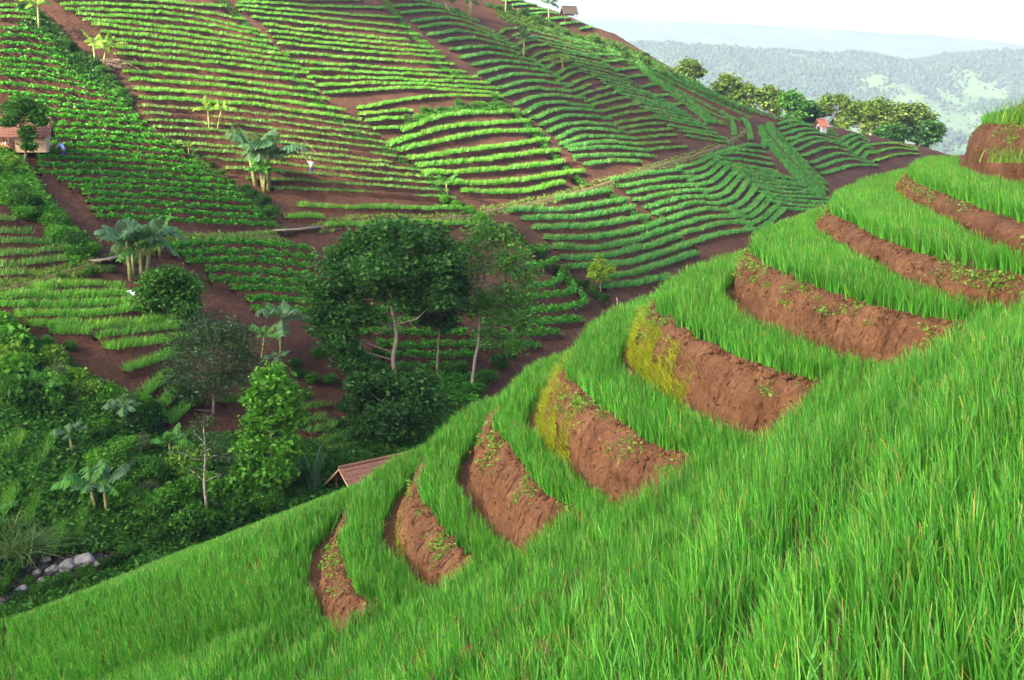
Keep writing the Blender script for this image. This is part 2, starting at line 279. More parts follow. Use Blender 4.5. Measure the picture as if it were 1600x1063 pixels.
# plot: (name, label tail, palette, spacing in px or None, key rows)
def K(*a): return [list(zip(r[::2], r[1::2])) for r in a]
PLOTS = [
 ('onion_row', 'on the topmost left corner plot above the bean plot', GREEN, 9, .36, K((0, 4, 20, 4, 38, 7), (0, 32, 25, 32, 50, 36))),
 ('bean_row', 'on the leafy plot around the man in blue', BEAN, 11.5, .42, K((0, 50, 35, 52, 68, 60), (0, 98, 60, 101, 112, 112), (0, 122, 100, 135, 182, 155), (0, 150, 100, 161, 190, 170), (78, 200, 150, 203, 235, 209), (62, 243, 180, 246, 300, 259), (70, 275, 200, 279, 345, 289), (135, 310, 250, 313, 385, 322), (155, 345, 280, 351, 418, 358))),
 ('onion_row', 'on the upper left plot beside the yellow banana plant', GREEN, 12.2, .40, K((88, 2, 200, 3, 350, 15), (110, 20, 275, 27, 403, 52), (150, 44, 290, 60, 430, 81), (185, 90, 310, 102, 473, 120), (207, 130, 340, 140, 505, 160), (222, 158, 400, 170, 558, 192))),
 ('onion_row', 'on the thinly planted plot beside the big banana clump', DULL, 11.3, .30, K((224, 170, 400, 181, 575, 204), (247, 215, 400, 225, 630, 250), (320, 252, 450, 262, 668, 281), (430, 300, 520, 302, 705, 313))),
 ('onion_row', 'along the bare strip just above the footpath', GREEN, None, .45, K((470, 327, 560, 329, 713, 331), (450, 345, 474, 343, 499, 345), (512, 358, 620, 354, 738, 354))),
 ('onion_row', 'on the sunlit plot between the two ditches', GREEN, 10.4, .38, K((354, 0, 480, 3, 597, 2), (380, 20, 500, 32, 636, 46), (418, 43, 520, 55, 662, 69), (440, 72, 540, 82, 690, 93), (462, 101, 600, 110, 725, 116), (483, 126, 620, 128, 756, 134), (510, 150, 640, 142, 776, 150), (552, 175, 670, 155, 781, 155))),
 ('onion_row', 'on the little corner below the sunlit plot', GREEN, None, .38, K((567, 183, 600, 179, 637, 176), (577, 193, 600, 190, 624, 189), (583, 206, 600, 205, 618, 205))),
 ('onion_row', 'on the fan shaped plot with widely set rows', GREEN, None, .55, K((627, 210, 690, 187, 803, 179), (609, 230, 706, 203, 820, 194), (624, 240, 740, 215, 837, 208), (644, 253, 740, 240, 851, 223), (656, 264, 760, 254, 868, 239), (665, 277, 775, 271, 892, 256), (682, 293, 792, 289, 909, 272), (727, 304, 800, 306, 875, 291))),
 ('onion_row', 'on the long bulging plot right of the second ditch', BLUEG, 10.6, .46, K((612, 2, 660, 4, 716, 20), (632, 24, 684, 21, 742, 36), (650, 36, 706, 32, 768, 52), (671, 57, 723, 52, 798, 72), (709, 81, 758, 77, 818, 88), (740, 105, 782, 99, 846, 108), (766, 131, 809, 120, 868, 124), (795, 152, 837, 142, 892, 146), (820, 180, 857, 165, 923, 170), (848, 198, 888, 186, 950, 189), (872, 218, 906, 206, 971, 210), (883, 229, 923, 217, 992, 221), (893, 238, 950, 235, 1009, 239), (903, 250, 960, 246, 1019, 249), (917, 261, 955, 256, 995, 257))),
 ('onion_row', 'on the narrow red strip with short slanting rows', DULL, 9.3, .40, K((776, 58, 790, 50, 806, 47), (827, 95, 845, 85, 866, 82), (888, 137, 905, 128, 924, 122), (926, 168, 952, 161, 976, 155), (964, 195, 995, 190, 1028, 187), (1015, 237, 1040, 235, 1068, 233))),
 ('onion_row', 'on the dense plot behind the thin banana plant', BLUEG, 7.0, .40, K((830, 52, 870, 62, 908, 72), (874, 90, 910, 97, 946, 104), (922, 118, 960, 128, 997, 139), (972, 150, 1008, 158, 1043, 166), (1034, 190, 1070, 197, 1106, 204), (1078, 217, 1105, 221, 1132, 226))),
 ('onion_row', 'on the rippled slope below the grassy bank', BLUEG, 7.4, .42, K((856, 50, 930, 74, 1010, 98, 1075, 126, 1150, 166, 1235, 197), (914, 76, 960, 86, 1010, 108, 1060, 130, 1110, 152, 1180, 180), (948, 100, 985, 99, 1020, 122, 1060, 145, 1100, 166, 1150, 190), (982, 125, 1010, 122, 1040, 144, 1075, 160, 1100, 182, 1128, 196), (1050, 168, 1070, 165, 1090, 180, 1105, 192))),
 ('onion_row', 'on the skyline plot around the open thatched shelter', BLUEG, 7.2, .42, K((790, 4, 805, 3, 822, 4), (815, 18, 838, 16, 860, 18), (856, 33, 880, 31, 908, 32), (905, 49, 918, 46, 932, 45), (940, 57, 955, 55, 972, 56), (1000, 84, 1010, 81, 1020, 83), (1040, 105, 1050, 102, 1060, 105))),
 ('onion_row', 'on the slope around the red roofed shelter', BLUEG, 7.6, .42, K((1180, 171, 1230, 180, 1275, 191), (1205, 190, 1240, 184, 1290, 200), (1222, 214, 1260, 204, 1305, 214), (1246, 236, 1280, 224, 1325, 234), (1270, 256, 1310, 243, 1346, 251), (1288, 274, 1330, 262, 1366, 262))),
 ('onion_row', 'on the narrow ribbed strip right of the red roofed shelter', BLUEG, 7.6, .42, K((1302, 206, 1322, 199, 1336, 203), (1322, 228, 1340, 218, 1352, 222), (1346, 252, 1357, 240, 1372, 243))),
 ('onion_row', 'on the farthest plot of bare red earth below the tall trees', GREEN, None, .34, K((1335, 203, 1385, 211, 1437, 224), (1343, 209, 1390, 216, 1436, 227), (1352, 218, 1395, 218, 1434, 229), (1354, 230, 1395, 226, 1430, 233), (1362, 241, 1395, 234, 1428, 237), (1374, 253, 1400, 245, 1430, 243))),
 ('onion_row', 'in the curved hollow where the rows turn downhill', BLUEG, 8.5, .42, K((1128, 178, 1143, 190, 1150, 214), (1158, 188, 1168, 200, 1172, 222), (1184, 200, 1192, 216, 1190, 234))),
 ('onion_row', 'running straight down the long diagonal fold', BLUEG, None, .42, K((1188, 180, 1225, 221, 1262, 262, 1302, 300), (1182, 184, 1218, 226, 1256, 268, 1296, 306), (1180, 192, 1210, 230, 1248, 272, 1288, 309), (1183, 204, 1205, 234, 1240, 275, 1278, 310))),
 ('onion_row', 'on the plot of level rows above the near ridge', BLUEG, 7.2, .44, K((1143, 235, 1165, 231, 1190, 232), (1110, 246, 1150, 244, 1196, 251), (1120, 255, 1155, 262, 1208, 272), (1150, 275, 1185, 282, 1248, 290), (1178, 296, 1210, 302, 1278, 306), (1198, 312, 1240, 318, 1296, 320), (1215, 330, 1250, 333, 1296, 333))),
 ('onion_row', 'on the red plot of curved rows with open soil between', BLUEG, 9.3, .42, K((1062, 264, 1085, 260, 1108, 248), (1098, 304, 1122, 294, 1143, 272), (1126, 322, 1147, 313, 1166, 289), (1157, 347, 1180, 338, 1203, 316), (1180, 365, 1200, 352, 1222, 332))),
 ('onion_row', 'on the plot just below the bend of the footpath', BLUEG, 9.4, .50, K((962, 286, 1010, 276, 1058, 270), (985, 306, 1040, 297, 1094, 293), (1026, 338, 1080, 322, 1126, 323), (1068, 368, 1125, 354, 1170, 353), (1085, 382, 1130, 369, 1178, 362))),
 ('onion_row', 'on the wide plot behind the yellow green sapling', BLUEG, None, .60, K((873, 316, 910, 310, 950, 304), (796, 334, 878, 332, 971, 318), (820, 347, 900, 345, 985, 330), (838, 361, 920, 358, 1008, 343), (856, 377, 930, 376, 1000, 362, 1030, 351), (868, 392, 930, 393, 1000, 378, 1045, 362), (884, 408, 930, 409, 1000, 394, 1060, 375), (893, 423, 950, 420, 1005, 410, 1072, 388), (935, 440, 1000, 430, 1080, 402), (948, 454, 990, 450, 1040, 438))),
 ('bean_row', 'winding over the terraces right of the big dark tree', BEAN, None, .60, K((815, 402, 835, 398, 852, 394), (820, 424, 845, 420, 866, 412), (828, 453, 860, 451, 877, 438), (828, 472, 875, 467, 893, 458, 886, 446), (831, 493, 880, 488, 915, 479, 911, 466), (760, 512, 828, 513, 905, 508), (745, 530, 800, 530, 870, 527), (745, 549, 790, 549, 838, 546), (740, 497, 785, 498, 826, 495), (745, 478, 780, 480, 822, 476))),
 ('bean_row', 'showing between the trunks under the big dark tree', BEAN, None, .60, K((545, 470, 620, 472, 700, 470), (540, 490, 620, 492, 700, 490), (550, 508, 630, 510, 715, 508), (560, 527, 640, 528, 725, 527), (590, 546, 640, 548, 730, 546), (600, 564, 660, 565, 735, 563), (600, 583, 650, 582, 700, 583), (640, 600, 690, 600, 760, 598), (670, 618, 700, 616, 745, 616), (690, 636, 715, 634, 740, 634))),
 ('bean_row', 'on the leafy plot between the two banana clumps', BEAN, None, .55, K((262, 393, 378, 386, 482, 396), (275, 404, 380, 401, 492, 410), (296, 415, 390, 414, 483, 422), (326, 429, 400, 430, 483, 437), (330, 444, 400, 446, 483, 451), (365, 459, 420, 460, 483, 464), (388, 475, 430, 475, 483, 479), (400, 490, 440, 492, 480, 495))),
 ('onion_row', 'on the small plot at the left edge above the footpath', DULL, None, .50, K((0, 349, 12, 349, 26, 350), (0, 369, 40, 371, 78, 377), (0, 386, 50, 385, 97, 385), (0, 404, 50, 401, 103, 395), (0, 421, 50, 418, 100, 412), (0, 435, 20, 435, 42, 434))),
 ('onion_row', 'on the fanned plot below the footpath', GREEN, None, .55, K((55, 458, 124, 451, 186, 454), (3, 470, 103, 469, 192, 465), (3, 485, 120, 484, 206, 477), (31, 501, 137, 498, 227, 490), (48, 517, 85, 515, 124, 513), (139, 518, 200, 514, 268, 506), (79, 527, 105, 527, 131, 527), (151, 533, 220, 525, 289, 515), (168, 549, 230, 542, 296, 531), (201, 585, 240, 571, 278, 556), (222, 622, 242, 608, 262, 594), (238, 654, 260, 633, 282, 611), (262, 663, 285, 645, 309, 627))),
 ('onion_row', 'among the slanting short rows on the bushy bank at lower left', GREEN, None, .6, K((30, 690, 22, 712, 10, 740), (78, 700, 62, 728, 45, 760), (112, 735, 104, 760, 92, 790), (60, 770, 52, 800, 40, 832), (26, 765, 16, 786, 4, 812), (131, 798, 125, 824, 115, 850), (97, 826, 90, 848, 80, 870), (10, 700, 6, 712, 0, 724))),
 ('onion_row', 'on the small steps above the tiled roof in the valley', DULL, None, .45, K((474, 643, 490, 640, 509, 637), (476, 664, 500, 659, 529, 654), (480, 680, 510, 673, 538, 666), (495, 698, 520, 691, 550, 684), (347, 633, 365, 629, 388, 626), (505, 712, 530, 706, 556, 700))),
]
WORDS = ['first', 'second', 'third', 'fourth', 'fifth', 'sixth', 'seventh', 'eighth', 'ninth', 'tenth', 'eleventh', 'twelfth', 'thirteenth', 'fourteenth', 'fifteenth', 'sixteenth', 'seventeenth', 'eighteenth', 'nineteenth', 'twentieth']
def ordinal(i):
    if i < 20: return WORDS[i]
    t = {2: 'twenty', 3: 'thirty'}[(i+1)//10]
    return (t[:-1]+'ieth') if (i+1) % 10 == 0 else t+' '+WORDS[(i+1) % 10-1]
def grad_down(X, Y):
    e = .8; gx = (T(X+e, Y)-T(X-e, Y))/(2*e); gy = (T(X, Y+e)-T(X, Y-e))/(2*e)
    g = np.stack([-gx, -gy], -1); return g/(np.linalg.norm(g, axis=1)[:, None]+1e-9), np.hypot(gx, gy)
all_rows = []
for kind, tail, pal, spc, hgt, keys in PLOTS:
    if spc is None: rows = [resample(k, 25) for k in keys]
    else:
        ks = [resample(k, 25) for k in keys]; rows = [ks[0]]
        for a, b in zip(ks[:-1], ks[1:]):
            n = max(1, int(round(np.linalg.norm(b[12]-a[12]) if abs(b[12]-a[12])[0] > 2.5*abs(b[12]-a[12])[1] and False else abs((b-a)[:, 1]).mean()/spc)))
            rows += [a+(b-a)*(i+1)/n for i in range(n)]
    for i, r in enumerate(rows):
        last = i == len(rows)-1
        all_rows.append((kind, tail, pal, hgt, i, r, abs(r[-1, 0]-r[0, 0])*(1+hgt)))
def make_row(kind, tail, pal, hgt, i, r):
    L0_ = abs(r[-1, 0]-r[0, 0])+1; ex = (3.5+1.5*rng.random(2))/L0_*24 if L0_ > 30 else np.zeros(2)
    r = np.vstack([r[0]-(r[1]-r[0])*ex[0], r, r[-1]+(r[-1]-r[-2])*ex[1]])+rng.normal(size=2)*[1.5, .3]
    r = r.copy(); r[:, 1] += .45*np.sin(r[:, 0]*.05+i*2.1)+.12*np.sin(r[:, 0]*.31+i)
    P = hit(r[:, 0], r[:, 1]); ok_ = (P[:, 1] < crest(P[:, 0])-.9) & (abs(P[:, 1]-np.median(P[:, 1])) < 14)
    if ok_.sum() < 6: return None
    P = P[ok_]; Lr = np.linalg.norm(np.diff(P, axis=0), axis=1).sum(); D = P[:, 1].mean()
    n = max(8, int(Lr/.6)); P = resample(P, n); P[:, 2] = T(P[:, 0], P[:, 1])
    dn, g = grad_down(P[:, 0], P[:, 1]); dn3 = np.c_[dn, np.zeros(n)]
    # soil bank: flat bench and its riser
    A = P-dn3*.50; A[:, 2] = T(A[:, 0], A[:, 1])-.03; B = P+dn3*.36; B[:, 2] = A[:, 2]+.02+.04*rng.normal(size=n); Cc = P+dn3*.48; Cc[:, 2] = T(Cc[:, 0], Cc[:, 1])-.25
    Cc[:, :2] += rng.normal(size=(n, 2))*.04
    e0 = P[:, 2].min()-.6
    V = np.concatenate([A, B, Cc]); k = np.arange(n-1)
    Fq = np.concatenate([np.stack([k, k+1, k+n+1, k+n], 1), np.stack([k+n, k+n+1, k+2*n+1, k+2*n], 1)])
    soil = (V, Fq)
    # plants
    wd = D*.00042; dens = (1.05 if pal is not DULL else .7)
    if kind == 'onion_row':
        nb = int(Lr*dens*3.6/wd); s = rng.random(nb)*(n-1); i0 = np.minimum(s.astype(int), n-2); f = (s-i0)[:, None]
        thin = wob(s*.11, s*0+i, 1.0, 3) > (-.85 if pal is not DULL else -.6); s = s[thin]; i0 = i0[thin]; f = f[thin]; nb = len(s)
        base = P[i0]*(1-f)+P[i0+1]*f; bz = (B[i0]*(1-f)+B[i0+1]*f)[:, 2]
        off = (rng.random(nb)-.5)*.92; base = base+dn3[i0]*off[:, None]; base[:, 2] = bz-.02
        Lh = hgt*1.25*(.72+.36*rng.random(nb))*(1+.20*wob(s*.5, s*0, 1, i)+.07*wob(s*2.3, s*0, 1, i+3))
        az = np.arctan2(dn[i0, 1], dn[i0, 0])+rng.normal(size=nb)*1.2
        V2, F2, K2 = blade_arrays(base, az, Lh, np.full(nb, wd*1.5), .25+.3*rng.random(nb), 1, pal[0], pal[1], (.32, .36, .08), .12, yaw=rng.normal(size=nb)*.7)
        cm = np.repeat(1+.22*wob(s*1.7, s*0+2, 1, i+7)+.12*wob(s*.25, s*0, 1, i), 4)[:, None]; K2 = K2*np.hstack([cm*(1+.15*wob(np.repeat(s, 4)[:, None]*.13, 0, 1, i)), cm, cm])
    else:
        nb = int(Lr*dens*95*min(1, 75/D)); s = rng.random(nb)*(n-1); i0 = np.minimum(s.astype(int), n-2); f = (s-i0)[:, None]
        lump = .5+.5*np.sin(s*.6*2*np.pi/1.1+i)*np.sin(s*.23+i)
        base = P[i0]*(1-f)+P[i0+1]*f; bz = (B[i0]*(1-f)+B[i0+1]*f)[:, 2]
        off = rng.normal(size=nb)*.22; base = base+dn3[i0]*off[:, None]
        base[:, 2] = bz+rng.random(nb)*hgt*(.55+.6*lump)
        V2, F2, K2 = leaf_arrays(base, .24*max(1, D/90), pal[0], pal[1], .35, 1.5)
    return soil, (V2, F2, K2)
order = sorted(range(len(all_rows)), key=lambda q: -all_rows[q][6]); keep = {}
for q in order:
    keep[q] = sum(1 for z in keep if keep[z]) < 296
spare = []; total = {}
for rw in all_rows: total[rw[1]] = max(total.get(rw[1], 0), rw[4]+1)
for q, (kind, tail, pal, hgt, i, r, wt) in enumerate(all_rows):
    mk_ = make_row(kind, tail, pal, hgt, i, r)
    if mk_ is None: continue
    soil, pl = mk_
    if not keep[q]: spare.append((soil, pl)); continue
    c = pl[0].mean(axis=0)
    o = link(kind, npmesh(kind, pl[0]-c, pl[1], M['blade'] if kind == 'onion_row' else M['leaf'], pl[2]), loc=c)
    pos = ordinal(i)+' from the top'
    word = 'onion row' if kind == 'onion_row' else 'leafy row'
    lab = f'{ordinal(i)} {word} from the top {tail}'
    if len(lab.replace('-', ' ').split()) > 16: lab = f'{ordinal(i)} {word} down {tail}'
    if len(lab.split()) > 16: print('LONG', lab)
    tag(o, lab, word, f'{word}s {tail}')
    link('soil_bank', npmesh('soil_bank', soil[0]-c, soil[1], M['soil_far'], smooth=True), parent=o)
if spare:
    V, Q, Kc = merge([s[1] for s in spare]); tag(link('crop_rows', npmesh('crop_rows', V, Q, M['blade'], Kc)), 'smallest distant onion rows scattered over the far hillside', 'crop', kind='stuff')
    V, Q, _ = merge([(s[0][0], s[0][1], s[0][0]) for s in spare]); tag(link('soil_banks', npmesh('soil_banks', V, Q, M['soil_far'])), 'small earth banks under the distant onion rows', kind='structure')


# ================================================================== NEAR TERRACED SPUR
ZK = {-2: 1.7, -1: .9, 0: .12, 1: -1.35, 2: -1.95, 3: -2.55, 4: -3.5, 5: -4.6, 6: -5.85, 7: -7.1, 8: -8.1, 9: -9.0, 10: -9.9, 11: -10.8, 12: -11.7, 13: -12.6}
PXK = {  # fold, front, front, front, tip of each terrace lip
 1: [(1690, 368), (1600, 345), (1500, 310), (1440, 288), (1425, 268)],
 2: [(1650, 447), (1500, 413), (1400, 380), (1330, 347), (1300, 322)],
 3: [(1530, 514), (1440, 492), (1330, 465), (1235, 430), (1178, 390)],
 4: [(1320, 603), (1230, 583), (1130, 545), (1060, 508), (1028, 472)],
 5: [(1085, 728), (1020, 692), (955, 645), (912, 607), (893, 570)],
 6: [(915, 800), (855, 768), (820, 727), (792, 690), (778, 652)],
 7: [(765, 885), (728, 863), (700, 830), (674, 797), (660, 760)],
 8: [(592, 950), (560, 930), (546, 902), (538, 872), (536, 845)],
 9: [(440, 990), (424, 967), (414, 945), (410, 928), (412, 908)],
 10: [(318, 1030), (300, 1000), (288, 965), (284, 935), (290, 905)],
 11: [(190, 1075), (170, 1040), (155, 1000), (150, 970), (155, 940)],
 12: [(50, 1120), (30, 1080), (15, 1040), (10, 1010), (20, 980)],
 13: [(-90, 1170), (-110, 1125), (-122, 1085), (-125, 1055), (-115, 1020)],
}
PXB = {1: (1475, 245), 2: (1362, 287), 3: (1238, 361), 4: (1100, 426), 5: (965, 494), 6: (845, 580), 7: (722, 661), 8: (600, 744), 9: (470, 820), 10: (350, 862), 11: (225, 910), 12: (95, 960), 13: (-35, 1008)}
U = np.array([.487, .873]); NN = np.array([-.873, .487]); O3 = np.array([4.15, 11.2])
OFF = {-2: -5.3, -1: -4.1, 0: -3.0, 1: -2.3, 2: -1.08, 3: 0, 4: 1.3, 5: 2.9, 6: 4.7, 7: 6.5, 8: 8.5, 9: 10.6, 10: 12.5, 11: 14.6, 12: 16.6, 13: 18.6}
def plan(px, z):
    a, b = ray(*px); D = z/b; return np.array([a*D, D])
EK = {}
NS = 900
for k in range(1, 14):
    f = [plan(p, ZK[k]) for p in PXK[k]]
    s0 = {1: 1.0, 2: .6, 3: .6}.get(k, 0)
    near = [O3+U*s+NN*OFF[k] for s in (-24, -16, -9.5, -5.5, -2.6)]
    if k == 1: near = [O3+U*s+NN*OFF[k] for s in (-24, -16, -9, -4, -.5)]
    t = f[-1]; bdir = np.array([.50, .866])
    bh = plan(PXB[k], ZK[k]); beh = [bh, bh+bdir*6+np.array([.5, 0]), bh+bdir*15+np.array([2.5, 0]), bh+bdir*34+np.array([7, 0])]
    EK[k] = near+f+beh
for k in (0, -1, -2):
    d = 1-k
    EK[k] = [p+np.array([1.35*d, -.25*d]) if 4 < i else p-NN*1.05*d for i, p in enumerate(EK[1])]
    for i in range(14): EK[k][i] = EK[k][i]+(np.array([.75, .5]) if i > 4 else 0)+(np.array([.4, .6]) if i == 9 else 0)
for k in range(14, 21):
    e = EK[k-1]; EK[k] = [p+NN*2.6 if i < 8 else p+np.array([-2.6, .4]) for i, p in enumerate(e)]; ZK[k] = ZK[k-1]-2.4
def curve(pts):                              # fixed parametrisation so neighbouring lips correspond
    P = np.array(pts); Q = np.vstack([2*P[0]-P[1], P, 2*P[-1]-P[-2]]); u = np.linspace(0, len(P)-1.0001, NS); i = u.astype(int); t = (u-i)[:, None]
    a, b, c, d = Q[i], Q[i+1], Q[i+2], Q[i+3]
    return .5*((2*b)+(c-a)*t+(2*a-5*b+4*c-d)*t**2+(3*b-a-3*c+d)*t**3)
E = {k: curve(EK[k]) for k in EK}
def normals(P):
    t = np.gradient(P, axis=0); t /= np.linalg.norm(t, axis=1)[:, None]+1e-9
    return np.stack([-t[:, 1], t[:, 0]], 1)   # left of travel = downhill side
KS = sorted(E); secs = []
FOOT = {}
arc = np.arange(NS)*420/NS
for k in KS:
    P = E[k]; n = normals(P); z = ZK[k]
    h = (ZK[k]-ZK[k+1]) if k+1 in ZK else 2
    wlip = (.05+.07*(arc < 150))*wob(arc*.35, arc*0+k*3, 1, k+20)+.03*wob(arc*1.1, arc*0, 1, k)
    P = P+n*wlip[:, None]; E[k] = P
    FOOT[k] = P+n*(.10+(.34 if k > 3 else .24)*h)
    if k >= 9: FOOT[k] = P+n*.02
for k in KS:
    P = E[k]; n = normals(P)
    if k > 9: secs.append(np.c_[P, np.full(NS, ZK[k])]); continue
    if k-1 in FOOT:
        for v in (.02, .3, .6, .88):
            q = FOOT[k-1]*(1-v)+P*v; secs.append(np.c_[q, ZK[k]+.04*wob(q[:, 0], q[:, 1], 3.1, 4)-(.16 if v < .1 else .05 if v < .35 else 0)-.03*(v > .8)])
    if k == 9: secs.append(np.c_[P, np.full(NS, ZK[k])]); continue
    h = ZK[k]-ZK[k+1] if k+1 in ZK else 1
    for v in (.0, .03, .08, .14, .2, .27, .34, .41, .48, .55, .62, .69, .76, .83, .9, 1.0):
        q = P*(1-v)+FOOT[k]*v; bul = .15*np.sin(v**.8*math.pi)+.085*wob(P[:, 0]*1.6+P[:, 1]*.9, v*h*3+P[:, 0]*.4, 1, k+3)*min(v*4, 1)+.035*wob(P[:, 0]*4+P[:, 1]*3+v*h*2, v*h*7+P[:, 0], 1, k+5)*min(v*4, 1)+.018*wob(P[:, 0]*11-v*h*6, v*h*14+P[:, 1]*9, 1, k+6)*min(v*4, 1)+.008*rng.normal(size=NS)*min(v*4, 1)
        q = q+n*(bul-.03*(v < .01))[:, None]; secs.append(np.c_[q, ZK[k]-.03-h*.98*v**1.25+.03*wob(arc*.4, v*7+arc*0, 1, k)*(v < .5)])
S = np.array(secs); m = len(S); i = (np.arange(m-1)[:, None]*NS+np.arange(NS-1)[None, :]).ravel()
tag(link('terraced_slope', npmesh('terraced_slope', S.reshape(-1, 3), np.stack([i, i+1, i+NS+1, i+NS], 1), M['soil_near'], smooth=True)), 'red earth terraces of the near spur', kind='structure')

def riser(k, s, v):
    s = s*NS/420; i = np.minimum(s.astype(int), NS-2); f = (s-i)[:, None]
    P = E[k][i]*(1-f)+E[k][i+1]*f; Q = FOOT[k][i]*(1-f)+FOOT[k][i+1]*f; n = normals(E[k])[i]
    h = ZK[k]-ZK[k+1]; q = P*(1-v)[:, None]+Q*v[:, None]+n*(.15*np.sin(v**.8*math.pi)+.03)[:, None]
    return np.c_[q, ZK[k]-.03-h*.98*v**1.25], n
ONA = (.034, .20, .024); ONB = (.105, .37, .044)
rowlab = {-1: 'onion bed at the right edge above the highest bare bank', 0: 'onion bed crowning the highest bank at the right edge',
 1: 'onion bed on the uppermost full terrace, against the pale hills', 2: 'onion bed curling on the second terrace below the skyline',
 3: 'onion bed above the long smooth bank in the right middle', 4: 'onion bed sweeping above the bank with the wider yellow moss',
 5: 'onion bed above the bank with the tall narrow strip of moss', 6: 'onion bed curling down behind the mossy narrow bank',
 7: 'onion bed above the dark slot left of the round brown bank', 8: 'onion bed crossing the lower ridge between two dark slots',
 9: 'lowest onion bed that still shows a dark slot above it', 10: 'onion bed filling the slope just left of the last slot',
 11: 'onion bed on the smooth green slope near the lower left', 12: 'onion bed running out at the lower left edge', 13: 'last onion bed hugging the bottom left corner'}
for k in range(-2, 14):
    if k-1 not in FOOT and k != -2: continue
    inner = FOOT[k-1] if k-1 in FOOT else E[k]-normals(E[k])*.9
    P = E[k]; Lp = np.r_[0, np.cumsum(np.linalg.norm(np.diff(P, axis=0), axis=1))]; wd_ = np.linalg.norm(P-inner, axis=1)
    dist = np.hypot(P[:, 0], P[:, 1]); front = (P[:, 1] > .3)
    dens = np.where(dist < 5, 1100, np.where(dist < 10, 880, np.where(dist < 33, 660, 170)))*front
    if k < 0: dens = dens*.5
    xx = P[:, 0]/np.maximum(P[:, 1], .1); dens = dens*(abs(xx) < .62)*(dist < 46)
    wgt = dens*np.minimum(wd_, 2.6)*(1.25 if k >= 10 else 1)*np.gradient(Lp); nbl = int(wgt.sum()); cdf = np.cumsum(wgt)/wgt.sum()
    ncl = nbl//7
    s = np.interp(rng.random(ncl), cdf, arc); s_ = s*NS/420; i0 = np.minimum(s_.astype(int), NS-2); f = (s_-i0)[:, None]
    po = P[i0]*(1-f)+P[i0+1]*f; pi_ = inner[i0]*(1-f)+inner[i0+1]*f
    wloc = np.linalg.norm(po-pi_, axis=1); v0 = np.clip(np.interp(s, [0, 150, 200, 240, 275, 300, 420], [.13, .13, .18, .22, .36, .42, .42])/wloc, .04, .6) if k < 10 else np.full(ncl, .02)
    lines = 6; v = (np.floor(rng.random(ncl)*lines)+.5)/lines+rng.normal(size=ncl)*.045; v = v0+(1.0-v0)*np.clip(v, 0, 1)
    q = pi_*(1-v)[:, None]+po*v[:, None]
    cl = np.repeat(np.arange(ncl), 7); nb = len(cl)
    zz = np.full(ncl, ZK[k]-.04) if k < 10 else ZK[k-1]*(1-v)+ZK[k]*v-.05
    ex3 = np.zeros((0, 3)); exn = np.zeros((0, 2))
    if 0 < k < 10:      # plants hanging down the banks of the viewer's own slope
        wl = wgt*(arc < 158+6*np.sin(k*2.1))*(dist < 24); c2 = np.cumsum(wl)/max(wl.sum(), 1e-6); ne = int(wl.sum()/7*.45); se = np.interp(rng.random(ne), c2, arc)
        ex3, exn = riser(k, se, rng.random(ne)*.75+.02); ex3[:, 2] -= .03
    q3 = np.vstack([np.c_[q, zz], ex3]); nrm0 = np.vstack([normals(P)[i0], exn]); ncl = len(q3)
    cl = np.repeat(np.arange(ncl), 7); nb = len(cl)
    base = q3[cl]+np.c_[rng.normal(size=(nb, 2))*.022, np.zeros(nb)]
    nrm = nrm0[cl]; dd = np.hypot(base[:, 0], base[:, 1])
    az = np.arctan2(nrm[:, 1], nrm[:, 0])+rng.normal(size=nb)*1.35
    Lh = (.40+.04*wob(base[:, 0], base[:, 1], 1.7, 8))*(.62+.46*rng.random(nb)**.7)*(1.14 if 6 < k < 10 else 1)
    bend = np.abs(rng.normal(size=nb))*.2+.06; bend[rng.random(nb) < .10] += .3
    Wd = np.clip(dd*.0010, .0105, .018)*(.8+.4*rng.random(nb))
    tn = .5+.5*wob(base[:, 0], base[:, 1], .8, 11)
    V, Q, Kc = blade_arrays(base, az, Lh, Wd, bend, 4 if k < 10 else 3, ONA, ONB, (.36, .34, .12), .12)
    per = 2*((4 if k < 10 else 3)+1); cb_ = (.72+.56*rng.random(ncl))[cl]*(.9+.25*tn); yb = (rng.random(ncl)**2)[cl]*.22; Kc = Kc*np.repeat(np.stack([cb_*(1+yb*1.2), cb_, cb_*(1-yb*.5)], 1), per, axis=0)
    old = rng.random(nb) < .02; 
    if old.any():
        per = 2*((4 if k < 10 else 3)+1); mk = np.repeat(old, per); Kc[mk] = Kc[mk]*[2.2, 1.15, .8]
    tag(link('onion_bed', npmesh('onion_bed', V, Q, M['blade'], Kc)), rowlab.get(k, 'onion bed out at the top right above every bank'), 'onion bed', 'onion beds curving round the near terraces')
# ---- weeds on the lips and moss on the banks
parts = []
for k in range(0, 9):
    nc = 46 if 2 <= k <= 6 else 26; s0_ = 165+135*rng.random(7); s = s0_[rng.integers(0, 7, nc)]+rng.normal(size=nc)*6; v = np.abs(rng.normal(size=nc))*.16+.01
    v[rng.random(nc) < .15] = .2+.6*rng.random((rng.random(nc) < .15).sum()) if False else .3
    p, n = riser(k, s, np.clip(v, 0, .95)); m_ = rng.integers(8, 34, nc)
    c = np.repeat(np.arange(nc), m_); q = p[c]+rng.normal(size=(len(c), 3))*[.07, .07, .05]; q[:, :2] += n[c]*.05
    parts.append(leaf_arrays(q, .055, (.09, .24, .03), (.20, .36, .06), .4, 1.8))
V, Q, Kc = merge(parts); tag(link('weeds', npmesh('weeds', V, Q, M['leaf'], Kc)), 'pale green creeping weeds along the terrace lips', 'weeds', kind='stuff')
